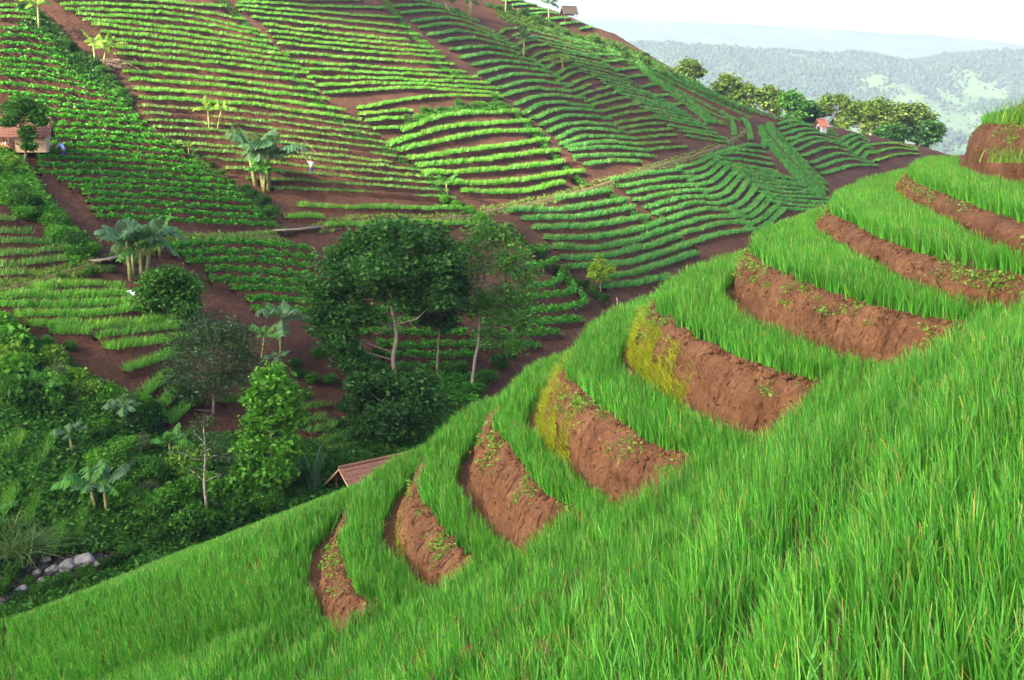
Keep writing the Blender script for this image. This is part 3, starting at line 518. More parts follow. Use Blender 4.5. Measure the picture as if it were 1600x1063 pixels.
def moss(k, s0, s1, v0, v1, n, L=.16, label=''):
    s = s0+(s1-s0)*rng.random(n); v = v0+(v1-v0)*rng.random(n)
    keep_ = 1.1*wob(s*.35, v*5, 1, 6)+.6*wob(s*1.3, v*2, 1, 9)+1.0*(v-.35)+.9*(s-s0)/(s1-s0)-.55+.35*rng.normal(size=n) > 0; s = s[keep_]; v = v[keep_]
    p, nn = riser(k, s, v); az = np.arctan2(nn[:, 1], nn[:, 0])+rng.normal(size=len(s))*.8
    a = blade_arrays(p-[0, 0, .02], az, L*(.5+rng.random(len(s))), np.full(len(s), .009), .5+.5*rng.random(len(s)), 2, (.20, .27, .012), (.40, .46, .03))
    tag(link('moss', npmesh('moss', a[0], a[1], M['blade'], a[2])), label, 'moss', kind='stuff')
cl_ = []
for k in range(0, 9):
    nc = 1500; s_ = 150+160*rng.random(nc); v_ = np.where(rng.random(nc) < .45, np.abs(rng.normal(size=nc))*.04, rng.random(nc)); v_ = np.clip(v_, 0, .98); keep_ = wob(s_*.3, v_*4, 1, k) > -.3; p, n = riser(k, s_[keep_], v_[keep_]); p[:, :2] -= n*.02
    cl_.append(p+rng.normal(size=p.shape)*[.03, .03, .012])
cl_ = np.concatenate(cl_); V, Q, Kc = blobs(cl_, rng.uniform(.008, .026, len(cl_))*(1+1.3*(rng.random(len(cl_)) < .06)), (.1, .05, .03), (.1, .05, .03), .8)
tag(link('clods', npmesh('clods', V, Q, M['soil_near'])), 'loose crumbs and clods of red earth on the banks', 'soil clods', kind='stuff')
moss(4, 232, 294, .2, 1.0, 9000, label='yellow green moss on the broad bare bank')
moss(5, 238, 300, .1, 1.0, 7000, label='yellow green moss strip on the narrow bare bank')
moss(7, 262, 300, .3, 1.0, 1500, .08, label='thin moss on the lower left bank')
moss(1, 250, 295, .15, 1.0, 2500, .05, label='thin moss on the end of the upper bank')

# ================================================================== DISTANCE: hills, woods, mountain
FS = 2.2      # the hills stand about 2.9 km away
def ridge_z(X):
    xp = np.array([-1500, -200, 160, 250, 300, 352, 400, 459, 535, 612, 750, 1200, 2400])
    zp = np.array([130, 120, 96, 90, 86, 88, 86, 80, 84, 92, 100, 120, 150])
    return np.interp(X, xp, zp)*1.0
def FH(X, Y):
    c = ridge_z(X*1300/1300)+5*wob(X, Y*0, .02, 3)+2.5*wob(X, Y*0, .06, 4); d = (1300-Y)
    z = c-np.where(d > 0, d*.30, -d*.25)+np.where(d > 0, 1, .3)*np.minimum(abs(d), 120)/120*(34*wob(X, Y, .011, 7)+14*wob(X, Y, .03, 8))
    return np.maximum(z, -170)
hx = np.r_[np.linspace(-1200, 80, 30), np.arange(90, 900, 7), np.linspace(910, 2200, 30)]; hy = np.r_[np.linspace(420, 900, 20), np.arange(910, 1400, 9), np.linspace(1410, 1800, 12)]
M['far_hill'] = soilmat('far_hill', (.04, .10, .035), (.10, .17, .06), (.035, .08, .03), .006, .04, .2, 1)
_h = grid_mesh('hills', hx, hy, FH, M['far_hill'])
for _v in _h.vertices: _v.co = _v.co*FS
tag(link('hills', _h), 'hazy hills beyond the valley', kind='structure')
n = 330000; X = rng.uniform(90, 880, n); Y = rng.uniform(840, 1330, n)
dn_ = wob(X, Y, .018, 21)+.6*wob(X, Y, .05, 22); k_ = (dn_ > -.12+.14*rng.normal(size=n)) & (rng.random(n) < .30) | (rng.random(n) < .012) | ((abs(Y-1298) < 14) & (rng.random(n) < .10)); X = X[k_]; Y = Y[k_]
Rr = rng.uniform(.9, 2.0, len(X))*(1+.6*(rng.random(len(X)) < .05)); V, Q, Kc = blobs(np.c_[X, Y, FH(X, Y)+Rr*.6], Rr, (.025, .07, .025), (.05, .115, .035), 1.1)
tag(link('distant_woods', npmesh('distant_woods', V*FS, Q, M['leaf'], Kc)), 'far off woods and scattered trees on the hazy hills', 'woods', kind='stuff')
def MT(X, Y):
    c = np.interp(X, [-4000, -800, 800, 1650, 2350, 3600, 6000], [480, 465, 440, 395, 320, 210, 60]); d = 4700-Y
    return c-abs(d)*.28+14*wob(X, Y, .004, 9)
tag(link('mountain', grid_mesh('mountain', np.linspace(-3800, 5800, 60), np.linspace(2900, 5000, 20), MT, M['far_hill'])), 'faint mountain slope behind the hills', kind='structure')
tag(link('ground', grid_mesh('ground', np.linspace(-3900, 6400, 40), np.linspace(-900, 6900, 40), lambda X, Y: -380+0*X, M['far_hill'])), 'valley ground far below', kind='structure')

# ---- unseen blocker added on the sun side, with gaps over the LIT spots
Dc = 1500.0; sv = np.array(SUNV); e1 = np.cross(sv, [0, 0, 1]); e1 /= np.linalg.norm(e1); e2 = np.cross(e1, sv)
LIT = [(150, 75, 16), (300, 130, 26), (240, 150, 20), (400, 130, 22), (420, 40, 24), (470, 100, 26), (520, 140, 24), (560, 185, 24), (600, 225, 18), (640, 170, 16), (670, 265, 20), (720, 250, 22), (770, 245, 12), (320, 60, 12), (1110, 128, 60), (1200, 165, 60), (1290, 195, 55), (1380, 205, 60), (1450, 215, 60), (480, 170, 14)]
lit = []
for x, y, r_ in LIT:
    p = hit(np.array([x]), np.array([y]))[0]; sc_ = r_*.55 if x < 1000 else r_*.28
    lit.append((p@e1, p@e2, sc_))
for X, Y, Z in [(45, 250, 8), (60, 240, 4), (75, 250, 0), (95, 255, -4), (50, 262, 8), (80, 268, 0)]: lit.append((np.dot([X, Y, Z], e1), np.dot([X, Y, Z], e2), 16))
shade_cloudP = []
CX, CY = np.meshgrid(np.linspace(-80, 110, 40), np.linspace(-10, 275, 50)); CZ = np.where(CY < 40, -6, T(CX, CY)); CP = np.stack([CX, CY, CZ], -1).reshape(-1, 3); CA, CB = CP@e1, CP@e2
for a in np.arange(-330, 330, 9.0):
    for b in np.arange(-230, 230, 9.0):
        aa = a+rng.normal()*2; bb = b+rng.normal()*2
        if np.min((CA-aa)**2+(CB-bb)**2) > 22**2: continue
        if min(math.hypot(aa-l[0], (bb-l[1]))-l[2] for l in lit) > 5: shade_cloudP.append(sv*(Dc+rng.normal()*14)+e1*aa+e2*bb)
shade_cloudP = np.array(shade_cloudP)
M['shade_cloud'] = plain('shade_cloud_white', (.8, .8, .8), 1, .03, .02)
V, Q, Kc = blobs(shade_cloudP, rng.uniform(7.5, 10, len(shade_cloudP)), (.8, .8, .8), (.8, .8, .8), 1)
tag(link('shade_cloud', npmesh('shade_cloud', V, Q, M['shade_cloud'])), 'unseen cloudlike blocker added to shade the slopes, left of and behind the viewer', 'shade_cloud', kind='stuff')

# ---- haze: one closed box of even air
hb = MB(); hb.box((1000, 2900, 104), (10400, 8400, 972))
hm = bpy.data.materials.new('haze'); hm.use_nodes = True; hn = hm.node_tree; hn.nodes.remove(hn.nodes['Principled BSDF'])
pv = hn.nodes.new('ShaderNodeVolumePrincipled'); pv.inputs['Density'].default_value = .00027; pv.inputs['Color'].default_value = (.30, .365, .56, 1); pv.inputs['Anisotropy'].default_value = .0
hn.links.new(pv.outputs[0], hn.nodes['Material Output'].inputs['Volume'])
tag(hb.build('haze', hm), 'pale morning haze filling the valley', 'haze', kind='stuff')

# ================================================================== FOOTPATH AND BRIDGES
def ground(x, y): return hit(np.array([x], float), np.array([y], float))[0]
PATH = [[(0, 458), (60, 441), (110, 426), (146, 415)], [(188, 408), (250, 384), (330, 378), (400, 375), (432, 371)], [(497, 362), (520, 353), (600, 345), (700, 343), (780, 329), (860, 313), (900, 303), (960, 284), (1020, 264), (1080, 246), (1128, 228), (1165, 205)]]
vs, qs, b0 = [], [], 0
tuftP = []
for pl in PATH:
    r = resample(pl, 120); P = hit(r[:, 0], r[:, 1]); n = len(P); t = np.gradient(P[:, :2], axis=0); t /= np.linalg.norm(t, axis=1)[:, None]; nn = np.stack([-t[:, 1], t[:, 0]], 1)
    secs_ = []
    for o in (-.9, -.5, .5, .9):
        q = P[:, :2]+nn*(o*.5+.06*rng.normal(size=(n, 1))); zc = T(P[:, 0], P[:, 1])+.22; zt = T(q[:, 0], q[:, 1])
        secs_.append(np.c_[q, zc if abs(o) < .8 else zt-.2])
        
    vs.append(np.concatenate(secs_)); k_ = (np.arange(3)[:, None]*n+np.arange(n-1)[None]).ravel(); qs.append(np.stack([k_, k_+1, k_+n+1, k_+n], 1)+b0); b0 += 4*n
    for o in (-.48, .5): tuftP.append(np.repeat(np.c_[P[:, :2]+nn*o, np.zeros(n)], 8, axis=0))
tag(link('path', npmesh('path', np.concatenate(vs), np.concatenate(qs), M['path'])), 'narrow earth footpath crossing the hillside', kind='structure')
tp = np.concatenate(tuftP); tp = tp+rng.normal(size=tp.shape)*[.22, .22, 0]; tp = tp[rng.random(len(tp)) < .8]; tp[:, 2] = T(tp[:, 0], tp[:, 1])+.1
a = blade_arrays(np.repeat(tp, 6, axis=0)+rng.normal(size=(len(tp)*6, 3))*[.12, .12, .03], rng.random(len(tp)*6)*6.28, .24*(.5+.8*rng.random(len(tp)*6)), np.full(len(tp)*6, .06), .3+.5*rng.random(len(tp)*6), 2, (.08, .18, .025), (.19, .28, .05))
tag(link('bank_grass', npmesh('bank_grass', a[0], a[1], M['blade'], a[2])), 'yellowish grass on the edges of the footpath', 'grass', kind='stuff')
def bridge(x0, y0, x1, y1, label):
    p, q = ground(x0, y0), ground(x1, y1); p[2] += .35; q[2] += .35
    d = (q-p)[:2]/np.linalg.norm((q-p)[:2]); nn = np.array([-d[1], d[0]]); root = empty('footbridge', p)
    mid = (p+q)/2
    for j in range(5):
        m_ = MB(); o = (j-2)*.14; m_.tube([np.r_[nn*o, .03*(j % 2)], (mid-p)+np.r_[nn*o, -.05], (q-p)+np.r_[nn*o, .02*(j % 3)]], .065, 6); m_.build('pole', M['bamboo'], root, True)
    m_ = MB()
    for t_ in (.15, .5, .85): c = (q-p)*t_; m_.tube([c+np.r_[-nn*.42, -.09], c+np.r_[nn*.42, -.09]], .05, 6)
    m_.build('cross_pieces', M['bamboo'], root, True)
    tag(root, label, 'footbridge', 'bamboo footbridges on the path')
bridge(144, 416, 190, 408, 'short bamboo footbridge beside the left banana clump')
bridge(430, 367, 499, 361, 'longer bamboo footbridge above the big dark tree')

# ================================================================== TREES
DK = ((.012, .052, .012), (.038, .12, .022)); MG = ((.024, .10, .014), (.07, .21, .028)); BR = ((.045, .18, .016), (.12, .34, .035)); SP = ((.035, .10, .02), (.09, .17, .035)); DK2 = ((.016, .075, .014), (.055, .17, .030)); GY = ((.025, .065, .025), (.06, .12, .045)); YT = ((.035, .085, .015), (.12, .19, .03))
def tree(label, group, trunk, clumps, pal, leaf=.22, dens=1.0, bark='bark', D=None, dz=1.0, cat='tree', seed=1, extra=None, sub=.34, name='tree', flat=.5):
    r = np.random.default_rng(seed)
    if D is None: D = float(hitD(trunk[0][0], trunk[0][1]))
    P = [at(x, y, D) for x, y, _ in trunk]; base = P[0].copy(); base[2] = T(base[0], base[1])-.15 if extra != 'keep' else base[2]
    P[0] = base
    root = empty(name, base); m_ = MB()
    pts = [Vector(p-base) for p in P]
    fine = resample([p[:] for p in pts], 3*len(pts)); rad = np.interp(np.linspace(0, 1, len(fine)), np.linspace(0, 1, len(trunk)), [t[2] for t in trunk])
    fine = fine+r.normal(size=fine.shape)*.04*rad[:, None]
    m_.tube(fine, rad, 8)
    ells = []; px = D/F
    for (x, y, rx, ry) in clumps:
        c = at(x, y, D)-base; c[1] += r.normal()*rx*px*.35*dz; rr = (rx*px, (rx*.8)*px*dz, ry*px); ells.append((c, rr))
        # branch: leave the trunk below the clump
        j = max(1, int(np.argmin(np.linalg.norm(fine-(c-[0, 0, ry*px*1.3]), axis=1)))); j = min(j, len(fine)-1); s_ = fine[j]
        midp = (s_+c)/2+r.normal(size=3)*.08*np.linalg.norm(c-s_)+[0, 0, -.06*np.linalg.norm(c-s_)]
        br = max(.03, rad[j]*.45); m_.tube([s_, midp, c], [br, br*.7, br*.3], 6)
        for _ in range(4):
            e_ = c+r.normal(size=3)*np.array(rr)*.55; m_.tube([midp*.3+c*.7, (c+e_)/2+r.normal(size=3)*.05, e_], [br*.4, br*.28, br*.1], 5)
    m_.build('trunk', M[bark], root, True)
    Q = crown_points(ells, dens, r, sub)
    leaf = leaf*(.65+.8*r.random(len(Q)))
    a = leaf_arrays(Q, leaf, pal[0], pal[1], flat, 1.9, r)
    k_ = a[2]
    if extra == 'yellow':
        sel = np.repeat(r.random(len(Q)) < .012, 4); k_[sel] = (.55, .36, .03)
    link('crown', npmesh('crown', a[0], a[1], M['leaf'], k_), parent=root)
    tag(root, label, cat, group); return root
tree('big dark tree with a dense rounded crown at the centre of the valley', None, [(616, 625, .20), (618, 590, .17), (614, 560, .15), (620, 525, .13), (612, 480, .10), (612, 440, .07)],
 [(622, 372, 50, 26), (575, 385, 40, 26), (672, 382, 44, 30), (545, 405, 38, 26), (610, 415, 58, 30), (690, 415, 36, 30), (520, 440, 38, 30), (655, 440, 50, 28), (575, 445, 42, 28), (512, 480, 30, 26), (545, 490, 34, 24), (690, 460, 34, 26), (640, 470, 40, 22), (508, 515, 26, 22), (540, 530, 30, 22), (575, 495, 20, 14), (555, 565, 30, 24), (590, 590, 26, 26)], DK2, .27, 1.35, 'bark', seed=3, sub=.26)
tree('slim dark tree standing between the big tree and the pale trunk', None, [(682, 612, .09), (683, 570, .08), (686, 525, .06), (690, 480, .04)], [(690, 430, 26, 26), (672, 465, 24, 22), (705, 478, 24, 22), (690, 505, 20, 16), (668, 500, 16, 14), (715, 450, 18, 20)], DK, .24, .8, seed=4)
tree('sparse tree with a leaning pale trunk and some yellow leaves', None, [(736, 612, .12), (741, 570, .11), (748, 530, .10), (748, 480, .08), (744, 430, .05), (742, 395, .03)],
 [(748, 365, 28, 20), (775, 372, 28, 18), (800, 395, 28, 20), (735, 395, 28, 22), (770, 410, 34, 22), (810, 425, 26, 22), (730, 435, 22, 22), (770, 450, 32, 20), (815, 462, 24, 20), (745, 478, 26, 18), (785, 490, 30, 18), (820, 500, 22, 16), (760, 525, 26, 14), (800, 535, 24, 14)], ((.035, .13, .02), (.10, .26, .04)), .23, .68, 'pale_bark', seed=5, extra='yellow', sub=.42)
tree('grey green feathery tree beside the fanned plot', None, [(333, 650, .10), (334, 610, .08), (332, 570, .06), (330, 530, .04)], [(310, 515, 30, 22), (345, 510, 30, 18), (375, 530, 26, 18), (290, 545, 26, 22), (330, 550, 40, 24), (375, 560, 30, 22), (285, 585, 22, 22), (320, 595, 36, 22), (360, 590, 28, 18), (290, 620, 24, 16)], GY, .17, .85, seed=6, sub=.6)
tree('bright green leafy tree in the gully left of the tiled roof', None, [(424, 770, .12), (424, 720, .10), (425, 670, .07), (426, 620, .04)], [(425, 590, 26, 18), (408, 615, 26, 18), (445, 618, 24, 20), (425, 645, 34, 20), (398, 655, 20, 18), (452, 655, 22, 18), (420, 685, 36, 20), (390, 700, 22, 20), (450, 695, 22, 20), (415, 725, 36, 20), (445, 730, 22, 18), (385, 735, 18, 16), (425, 755, 30, 14)], BR, .26, 1.0, seed=7)
tree('thin nearly bare tree with a pale straight trunk', None, [(322, 832, .09), (322, 790, .08), (319, 750, .07), (321, 710, .05), (318, 670, .03)], [(318, 660, 16, 10), (300, 680, 18, 12), (338, 690, 18, 12), (285, 705, 16, 10), (355, 715, 16, 10), (325, 710, 20, 12), (300, 735, 18, 12), (345, 745, 18, 10)], GY, .13, .35, 'pale_bark', seed=8, sub=.5)
tree('leafy tree growing against the wall of the left farm hut', None, [(36, 262, .10), (40, 240, .09), (38, 215, .08), (36, 195, .05)], [(35, 160, 16, 8), (18, 172, 18, 9), (52, 172, 17, 10), (35, 182, 24, 10), (60, 190, 12, 8), (14, 190, 14, 7), (44, 208, 11, 11), (46, 228, 9, 7)], MG, .24, .75, seed=9)
tree('small yellow green sapling on the red plot edge', None, [(939, 462, .05), (938, 445, .04), (938, 425, .02)], [(938, 408, 12, 9), (928, 420, 11, 9), (948, 420, 11, 9), (938, 432, 15, 10)], ((.14, .27, .02), (.28, .42, .04)), .22, .55, seed=10)
tree('round dark bush tree at the foot of the left banana clump', None, [(262, 502, .12), (262, 480, .10), (262, 455, .06)], [(262, 430, 28, 14), (240, 448, 24, 18), (285, 450, 24, 18), (262, 468, 40, 20), (232, 478, 18, 16), (290, 480, 20, 16)], MG, .24, 1.1, seed=11)
tree('low dark tree with yellow green shoots just beyond the near ridge', None, [(612, 705, .12), (612, 670, .1), (612, 640, .06)], [(560, 600, 22, 16), (600, 610, 36, 22), (650, 600, 30, 18), (570, 640, 34, 22), (620, 645, 40, 24), (670, 625, 26, 18), (585, 672, 34, 16), (630, 670, 30, 14), (560, 680, 22, 12)], DK, .26, 1.1, seed=12)
# ridge trees beyond the hill on the right: sunlit crowns
ridge = [ # x, base y, top y, half width, palette, label
 (1077, 140, 90, 20, YT, 'small flat crowned tree alone on the ridge, leftmost of the line'),
 (1135, 170, 113, 22, YT, 'broad yellow green tree second from the left end of the tree line'),
 (1170, 180, 128, 16, YT, 'dark topped tree left of the gap in the ridge tree line'),
 (1205, 195, 128, 24, YT, 'rounded tree above the rippled slope left of the red roofed shelter'),
 (1240, 200, 136, 20, MG, 'darker tree between two rounded ones behind the red roofed shelter'),
 (1262, 200, 152, 14, DK, 'low dark tree directly behind the red roofed shelter'),
 (1303, 208, 140, 24, YT, 'tall forked tree just right of the red roofed shelter'),
 (1340, 212, 152, 20, YT, 'tree with a thin trunk in the middle of the tall group'),
 (1362, 215, 150, 14, YT, 'narrow tree left of the vine wrapped trunk'),
 (1380, 220, 146, 22, YT, 'tall tree with a thick vine wrapped trunk'),
 (1412, 226, 158, 18, YT, 'tree with a bare straight white trunk'),
 (1432, 224, 154, 22, YT, 'last tall sunlit tree of the line before the dark one'),
 (1452, 228, 186, 22, DK, 'low dark tree at the right end of the tree line'),
 (1395, 222, 196, 20, DK, 'dark undergrowth tree below the two pale trunks'),
 (1560, 215, 184, 18, YT, 'pale round tree top showing over the near terraces at right')]
for j, (x, yb, yt, hw, pal, lab) in enumerate(ridge):
    r = np.random.default_rng(40+j); D = 243+r.random()*10; h = yb-yt; cl = []
    nl = 7 if hw > 15 else 5
    for q in range(nl):
        a_ = q/(nl-1)*2-1; cl.append((x+a_*hw*.8+r.normal()*2, yt+h*(.16+.22*a_*a_+.1*r.random()), hw*.42, h*.13))
    for q in range(4): cl.append((x+r.normal()*hw*.5, yt+h*(.4+.25*r.random()), hw*.34, h*.10))
    cl += [(x+r.normal()*hw*.7, yb-h*(.12+.2*r.random()), hw*.45, h*.11) for _ in range(3)]
    if pal is DK: cl += [(x+r.normal()*hw*.6, yt+h*(.5+.4*r.random()), hw*.5, h*.2) for _ in range(6)]
    tr = [(x, yb+12, .30), (x+r.normal()*1.5, yb-h*.35, .28), (x+r.normal()*2, yt+h*.3, .14)]
    P0 = at(x, yb+12, D)
    tree(lab, 'trees lining the far ridge', tr, cl, pal, .62, .42, 'pale_bark', D=D, seed=60+j, sub=.5, dz=.9)

# ------------------------------------------------------------------ bananas
def banana(x, y, h, nl, label, group='banana plants on the slopes', pal=((.035, .12, .03), (.07, .20, .045)), seed=0, spread=.0, lit=False, stems=1, L0=None):
    r = np.random.default_rng(100+seed); p = ground(x, y); root = empty('banana_plant', p-[0, 0, .1]); parts = []
    for q in range(stems):
        m_ = MB(); off = r.normal(size=2)*.55*(q > 0)*(1+1.4*spread); hh = h*.55*(1-.18*r.random()*(q > 0)); top = Vector((off[0]*1.6+r.normal()*.1, off[1]*1.5, hh))
        m_.tube([(off[0], off[1], -.2), ((off[0]+top.x)/2, (off[1]+top.y)/2, hh*.5), top], [h*.036, h*.029, h*.018], 8); m_.build('trunk', M['banana_stem'], root, True)
        for l in range(nl+1):
            az = 2*math.pi*(l+.6*r.random())/nl; L = (L0 or h*.68)*(.75+.4*r.random()); el = R(80-55*r.random()**.8); droop = .55+.7*r.random()
            sg = 12; t = np.linspace(0, 1, sg+1); hx_ = np.cos(el)*L*t; z_ = np.sin(el)*L*t-droop*L*.55*t**2.2; hx_ = hx_*(1-.12*t**2)
            c = np.stack([np.cos(az)*hx_, np.sin(az)*hx_, z_], 1)+np.array(top); sd = np.array([-math.sin(az), math.cos(az), 0])
            wd = L*.165*np.sin(np.clip((t-.08)/.92, 0, 1)*math.pi)**.6
            for s_ in (-1, 1):
                for k_ in range(1, sg):
                    g_ = -.45-.5*r.random(); w_ = wd[k_]*(.85+.3*r.random()); e_ = sd*s_*w_+np.array([0, 0, w_*g_])
                    d_ = (c[k_+1]-c[k_])*(.82+.15*r.random()); parts.append((np.array([c[k_], c[k_]+d_, c[k_]+d_+e_, c[k_]+e_*.95+d_*.15]), np.array([[0, 1, 2, 3]]), np.repeat(tint(1, pal[0], pal[1], .2, r), 4, axis=0)))
            rb = np.concatenate([c-[0, 0, .0]+sd*.03, c-sd*.03]); kk = np.arange(sg); parts.append((rb, np.stack([kk, kk+1, kk+sg+2, kk+sg+1], 1), np.tile(np.array([[.12, .2, .05]]), (len(rb), 1))))
    V, Q, Kc = merge(parts); link('crown', npmesh('crown', V, Q, M['leaf'], Kc), parent=root); tag(root, label, 'banana plant', group)
BL = ((.05, .13, .06), (.10, .21, .10)); BG = ((.04, .16, .03), (.08, .26, .04)); BY = ((.09, .20, .03), (.22, .35, .05))
banana(420, 298, 6.2, 9, 'tallest banana clump on the thinly planted plot', pal=BL, seed=1, stems=3, spread=.7)
banana(412, 302, 3.6, 6, 'shorter banana plant under the tallest clump', pal=BG, seed=2, stems=2)
banana(205, 440, 5.2, 9, 'banana clump beside the short footbridge', pal=BL, seed=3, stems=3, spread=.3)
banana(222, 442, 4.2, 5, 'banana plant with one bright upright leaf near the short footbridge', pal=BG, seed=4, stems=1)
banana(440, 555, 4.4, 9, 'blue green banana plant left of the big dark tree', pal=BL, seed=5, stems=1)
banana(408, 568, 3.3, 6, 'young upright banana plant above the bright green tree', pal=BG, seed=6, stems=1)
banana(432, 585, 2.2, 7, 'low spreading banana plant with drooping leaves', pal=BL, seed=7, stems=1)
banana(328, 203, 3.4, 6, 'pair of small banana stems in the middle of the sparse plot', pal=BY, seed=8, stems=2)
banana(150, 102, 4.0, 6, 'sunlit yellow banana plant above the brown brush pile', pal=BY, seed=9, stems=2)
banana(62, 48, 4.6, 6, 'banana plant at the top left corner', pal=BY, seed=10, stems=1)
banana(296, 246, 1.8, 5, 'tiny yellow banana sprout at the edge of the leafy plot', pal=BY, seed=11)
banana(272, 236, 1.2, 4, 'smallest banana sprout beside the leafy plot edge', pal=BY, seed=12)
banana(700, 307, 2.8, 7, 'single banana plant at the bottom of the fan shaped plot', pal=BG, seed=13, stems=1)
banana(733, 30, 6.0, 8, 'banana clump at the top edge above the bulging plot', pal=BL, seed=14, stems=3, spread=.5)
banana(818, 93, 5.6, 8, 'thin banana plant standing in the rippled rows', pal=BL, seed=15, stems=1)
banana(880, 112, 3.4, 7, 'yellowish bushy banana plant on the red strip', pal=BY, seed=16, stems=2)
banana(190, 676, 2.6, 8, 'blue green banana plant low in the left bushes', pal=BL, seed=17)
banana(152, 812, 3.3, 7, 'left of the two banana plants by the stream', pal=BG, seed=18)
banana(168, 815, 3.4, 8, 'right hand banana plant by the stream with glossy leaves', pal=BL, seed=19)
banana(-6, 850, 2.8, 6, 'banana plant cut by the left edge of the picture', pal=BG, seed=20)
banana(858, 35, 6.0, 5, 'spindly banana plant on the grassy road bank', pal=BL, seed=21)
banana(790, 22, 6.0, 4, 'bare stemmed banana plant near the top of the road bank', pal=BY, seed=22)
banana(60, 640, 2.6, 7, 'banana plant buried in the upper part of the left thicket', pal=BG, seed=23)
banana(115, 715, 2.4, 7, 'banana plant between the leafy shrubs above the stream', pal=BL, seed=24)
banana(268, 730, 2.6, 7, 'banana plant left of the thin nearly bare tree', pal=BG, seed=25)
banana(250, 402, 3.4, 5, 'bright banana leaf plant beside the leafy middle plot', pal=BG, seed=26)
# ------------------------------------------------------------------ shrubs (copies of a few kinds)
def shrub_mesh(seed, pal, leaf=.12, d=.8):
    r = np.random.default_rng(seed); ells = [((0, 0, .45), (.5, .5, .42))]
    for q in range(7): a_ = q*.9+r.random(); ells.append(((math.cos(a_)*.45*r.random()**.5, math.sin(a_)*.45, .35+.4*r.random()), (.3, .3, .26)))
    Q = crown_points(ells, d, r, .42); Q = Q[Q[:, 2] > -.1]; a = leaf_arrays(Q, leaf, pal[0], pal[1], .5, 1.8, r); return npmesh('shrub', a[0], a[1], M['leaf'], a[2])
SH = [shrub_mesh(200+i, p) for i, p in enumerate([DK, MG, BR, SP, MG, BR])]+[shrub_mesh(210, BR, .24, .5), shrub_mesh(211, ((.07, .10, .05), (.14, .18, .09)), .07, .6), shrub_mesh(212, ((.08, .20, .02), (.20, .38, .04)), .17, .55), shrub_mesh(213, MG, .26, .5)]
def shrubs(lst, label, group, kinds=None, cat='shrub', sq=.8):
    for (x, y, r_) in lst:
        p = ground(x, y); s = r_*p[1]/F
        o = link('shrub', SH[random.choice(kinds or [0, 1, 2, 4])], loc=p-[0, 0, .1*s]); o.scale = (s*random.uniform(.85, 1.2), s*random.uniform(.85, 1.2), s*random.uniform(.8, 1.2)*sq*1.6); o.rotation_euler = (0, 0, random.random()*6.28)
        tag(o, label, cat, group)
def along(pts, n, r0, r1, jit=3): 
    q = resample(pts, n); return [(x+random.gauss(0, jit), y+random.gauss(0, jit*.6), random.uniform(r0, r1)) for x, y in q]
def inpoly(poly, n, r):
    P = np.array(poly, float); lo, hi = P.min(0), P.max(0); out = []
    while len(out) < n:
        q = r.uniform(lo, hi, (n*3, 2)); c = np.zeros(len(q), bool); j = len(P)-1
        for i in range(len(P)):
            cr = ((P[i, 1] > q[:, 1]) != (P[j, 1] > q[:, 1])) & (q[:, 0] < (P[j, 0]-P[i, 0])*(q[:, 1]-P[i, 1])/(P[j, 1]-P[i, 1]+1e-9)+P[i, 0]); c ^= cr; j = i
        out += list(q[c])
    return np.array(out[:n])
shrubs(along([(40, 20), (90, 70), (130, 95), (170, 125), (195, 150)], 14, 9, 16), 'dark shrub in the ditch at the top left of the hill', 'shrubs in the top left ditch', [0, 1, 0])
shrubs(along([(200, 175), (240, 225), (300, 240), (360, 285), (400, 320), (430, 345)], 12, 5, 10), 'small shrub along the lower edge of the leafy plot', 'shrubs edging the leafy plot', [0, 1, 3])
shrubs([(395, 312, 16), (412, 322, 15), (425, 335, 14), (385, 300, 12), (405, 340, 12)], 'dark shrub heaped at the foot of the tallest banana clump', 'shrubs at the foot of the tallest banana clump', [0, 1])
shrubs(along([(0, 265), (30, 300), (50, 330), (95, 360), (110, 390), (150, 395)], 17, 13, 24, 9), 'leafy shrub in the thicket below the farm hut', 'thicket below the farm hut', [1, 2, 0, 6, 8])
shrubs(along([(700, 318), (725, 330), (745, 345), (760, 352)], 8, 9, 14), 'green shrub by the footpath at the bottom of the fan shaped plot', 'shrubs where the path meets the ditch', [1, 2])
shrubs(along([(790, 360), (830, 392), (870, 425), (905, 450), (945, 470)], 16, 8, 13, 4), 'brownish shrub in the ditch below the footpath', 'shrubs in the ditch below the footpath', [0, 3, 0])
shrubs(along([(650, 60), (700, 105), (745, 145), (800, 175), (840, 215)], 12, 4, 8, 3), 'tiny shrub in the ditch beside the bulging plot', 'tiny shrubs in the second ditch', [1, 3])
shrubs(along([(640, 190), (680, 176), (720, 170), (780, 168)], 14, 6, 9, 4), 'weedy bush on the bank between the sunlit and the fan shaped plot', 'bushes on the weedy bank', [1, 2, 3])
shrubs(along([(760, 12), (830, 30), (880, 55), (940, 75), (1000, 100), (1050, 125)], 22, 6, 11, 4), 'shrub on the grassy road bank near the skyline', 'shrubs on the road bank', [0, 1, 3])
shrubs(along([(1000, 82), (1040, 105), (1080, 128), (1110, 140)], 10, 6, 10, 2), 'dark bush on the skyline behind the road bank', 'bushes on the skyline', [0, 1])
low = [(0, 505), (60, 540), (150, 600), (200, 645), (262, 690), (330, 690), (400, 780), (300, 850), (200, 830), (150, 700), (100, 660), (0, 640)]
q = inpoly(low, 60, np.random.default_rng(5)); shrubs([(x, y, random.uniform(20, 42)) for x, y in sorted(map(tuple, q), key=lambda t: t[1])], 'leafy shrub in the dense thicket at the lower left', 'dense thicket at the lower left', [1, 2, 5, 4, 3, 6, 7, 8, 9, 6, 0])
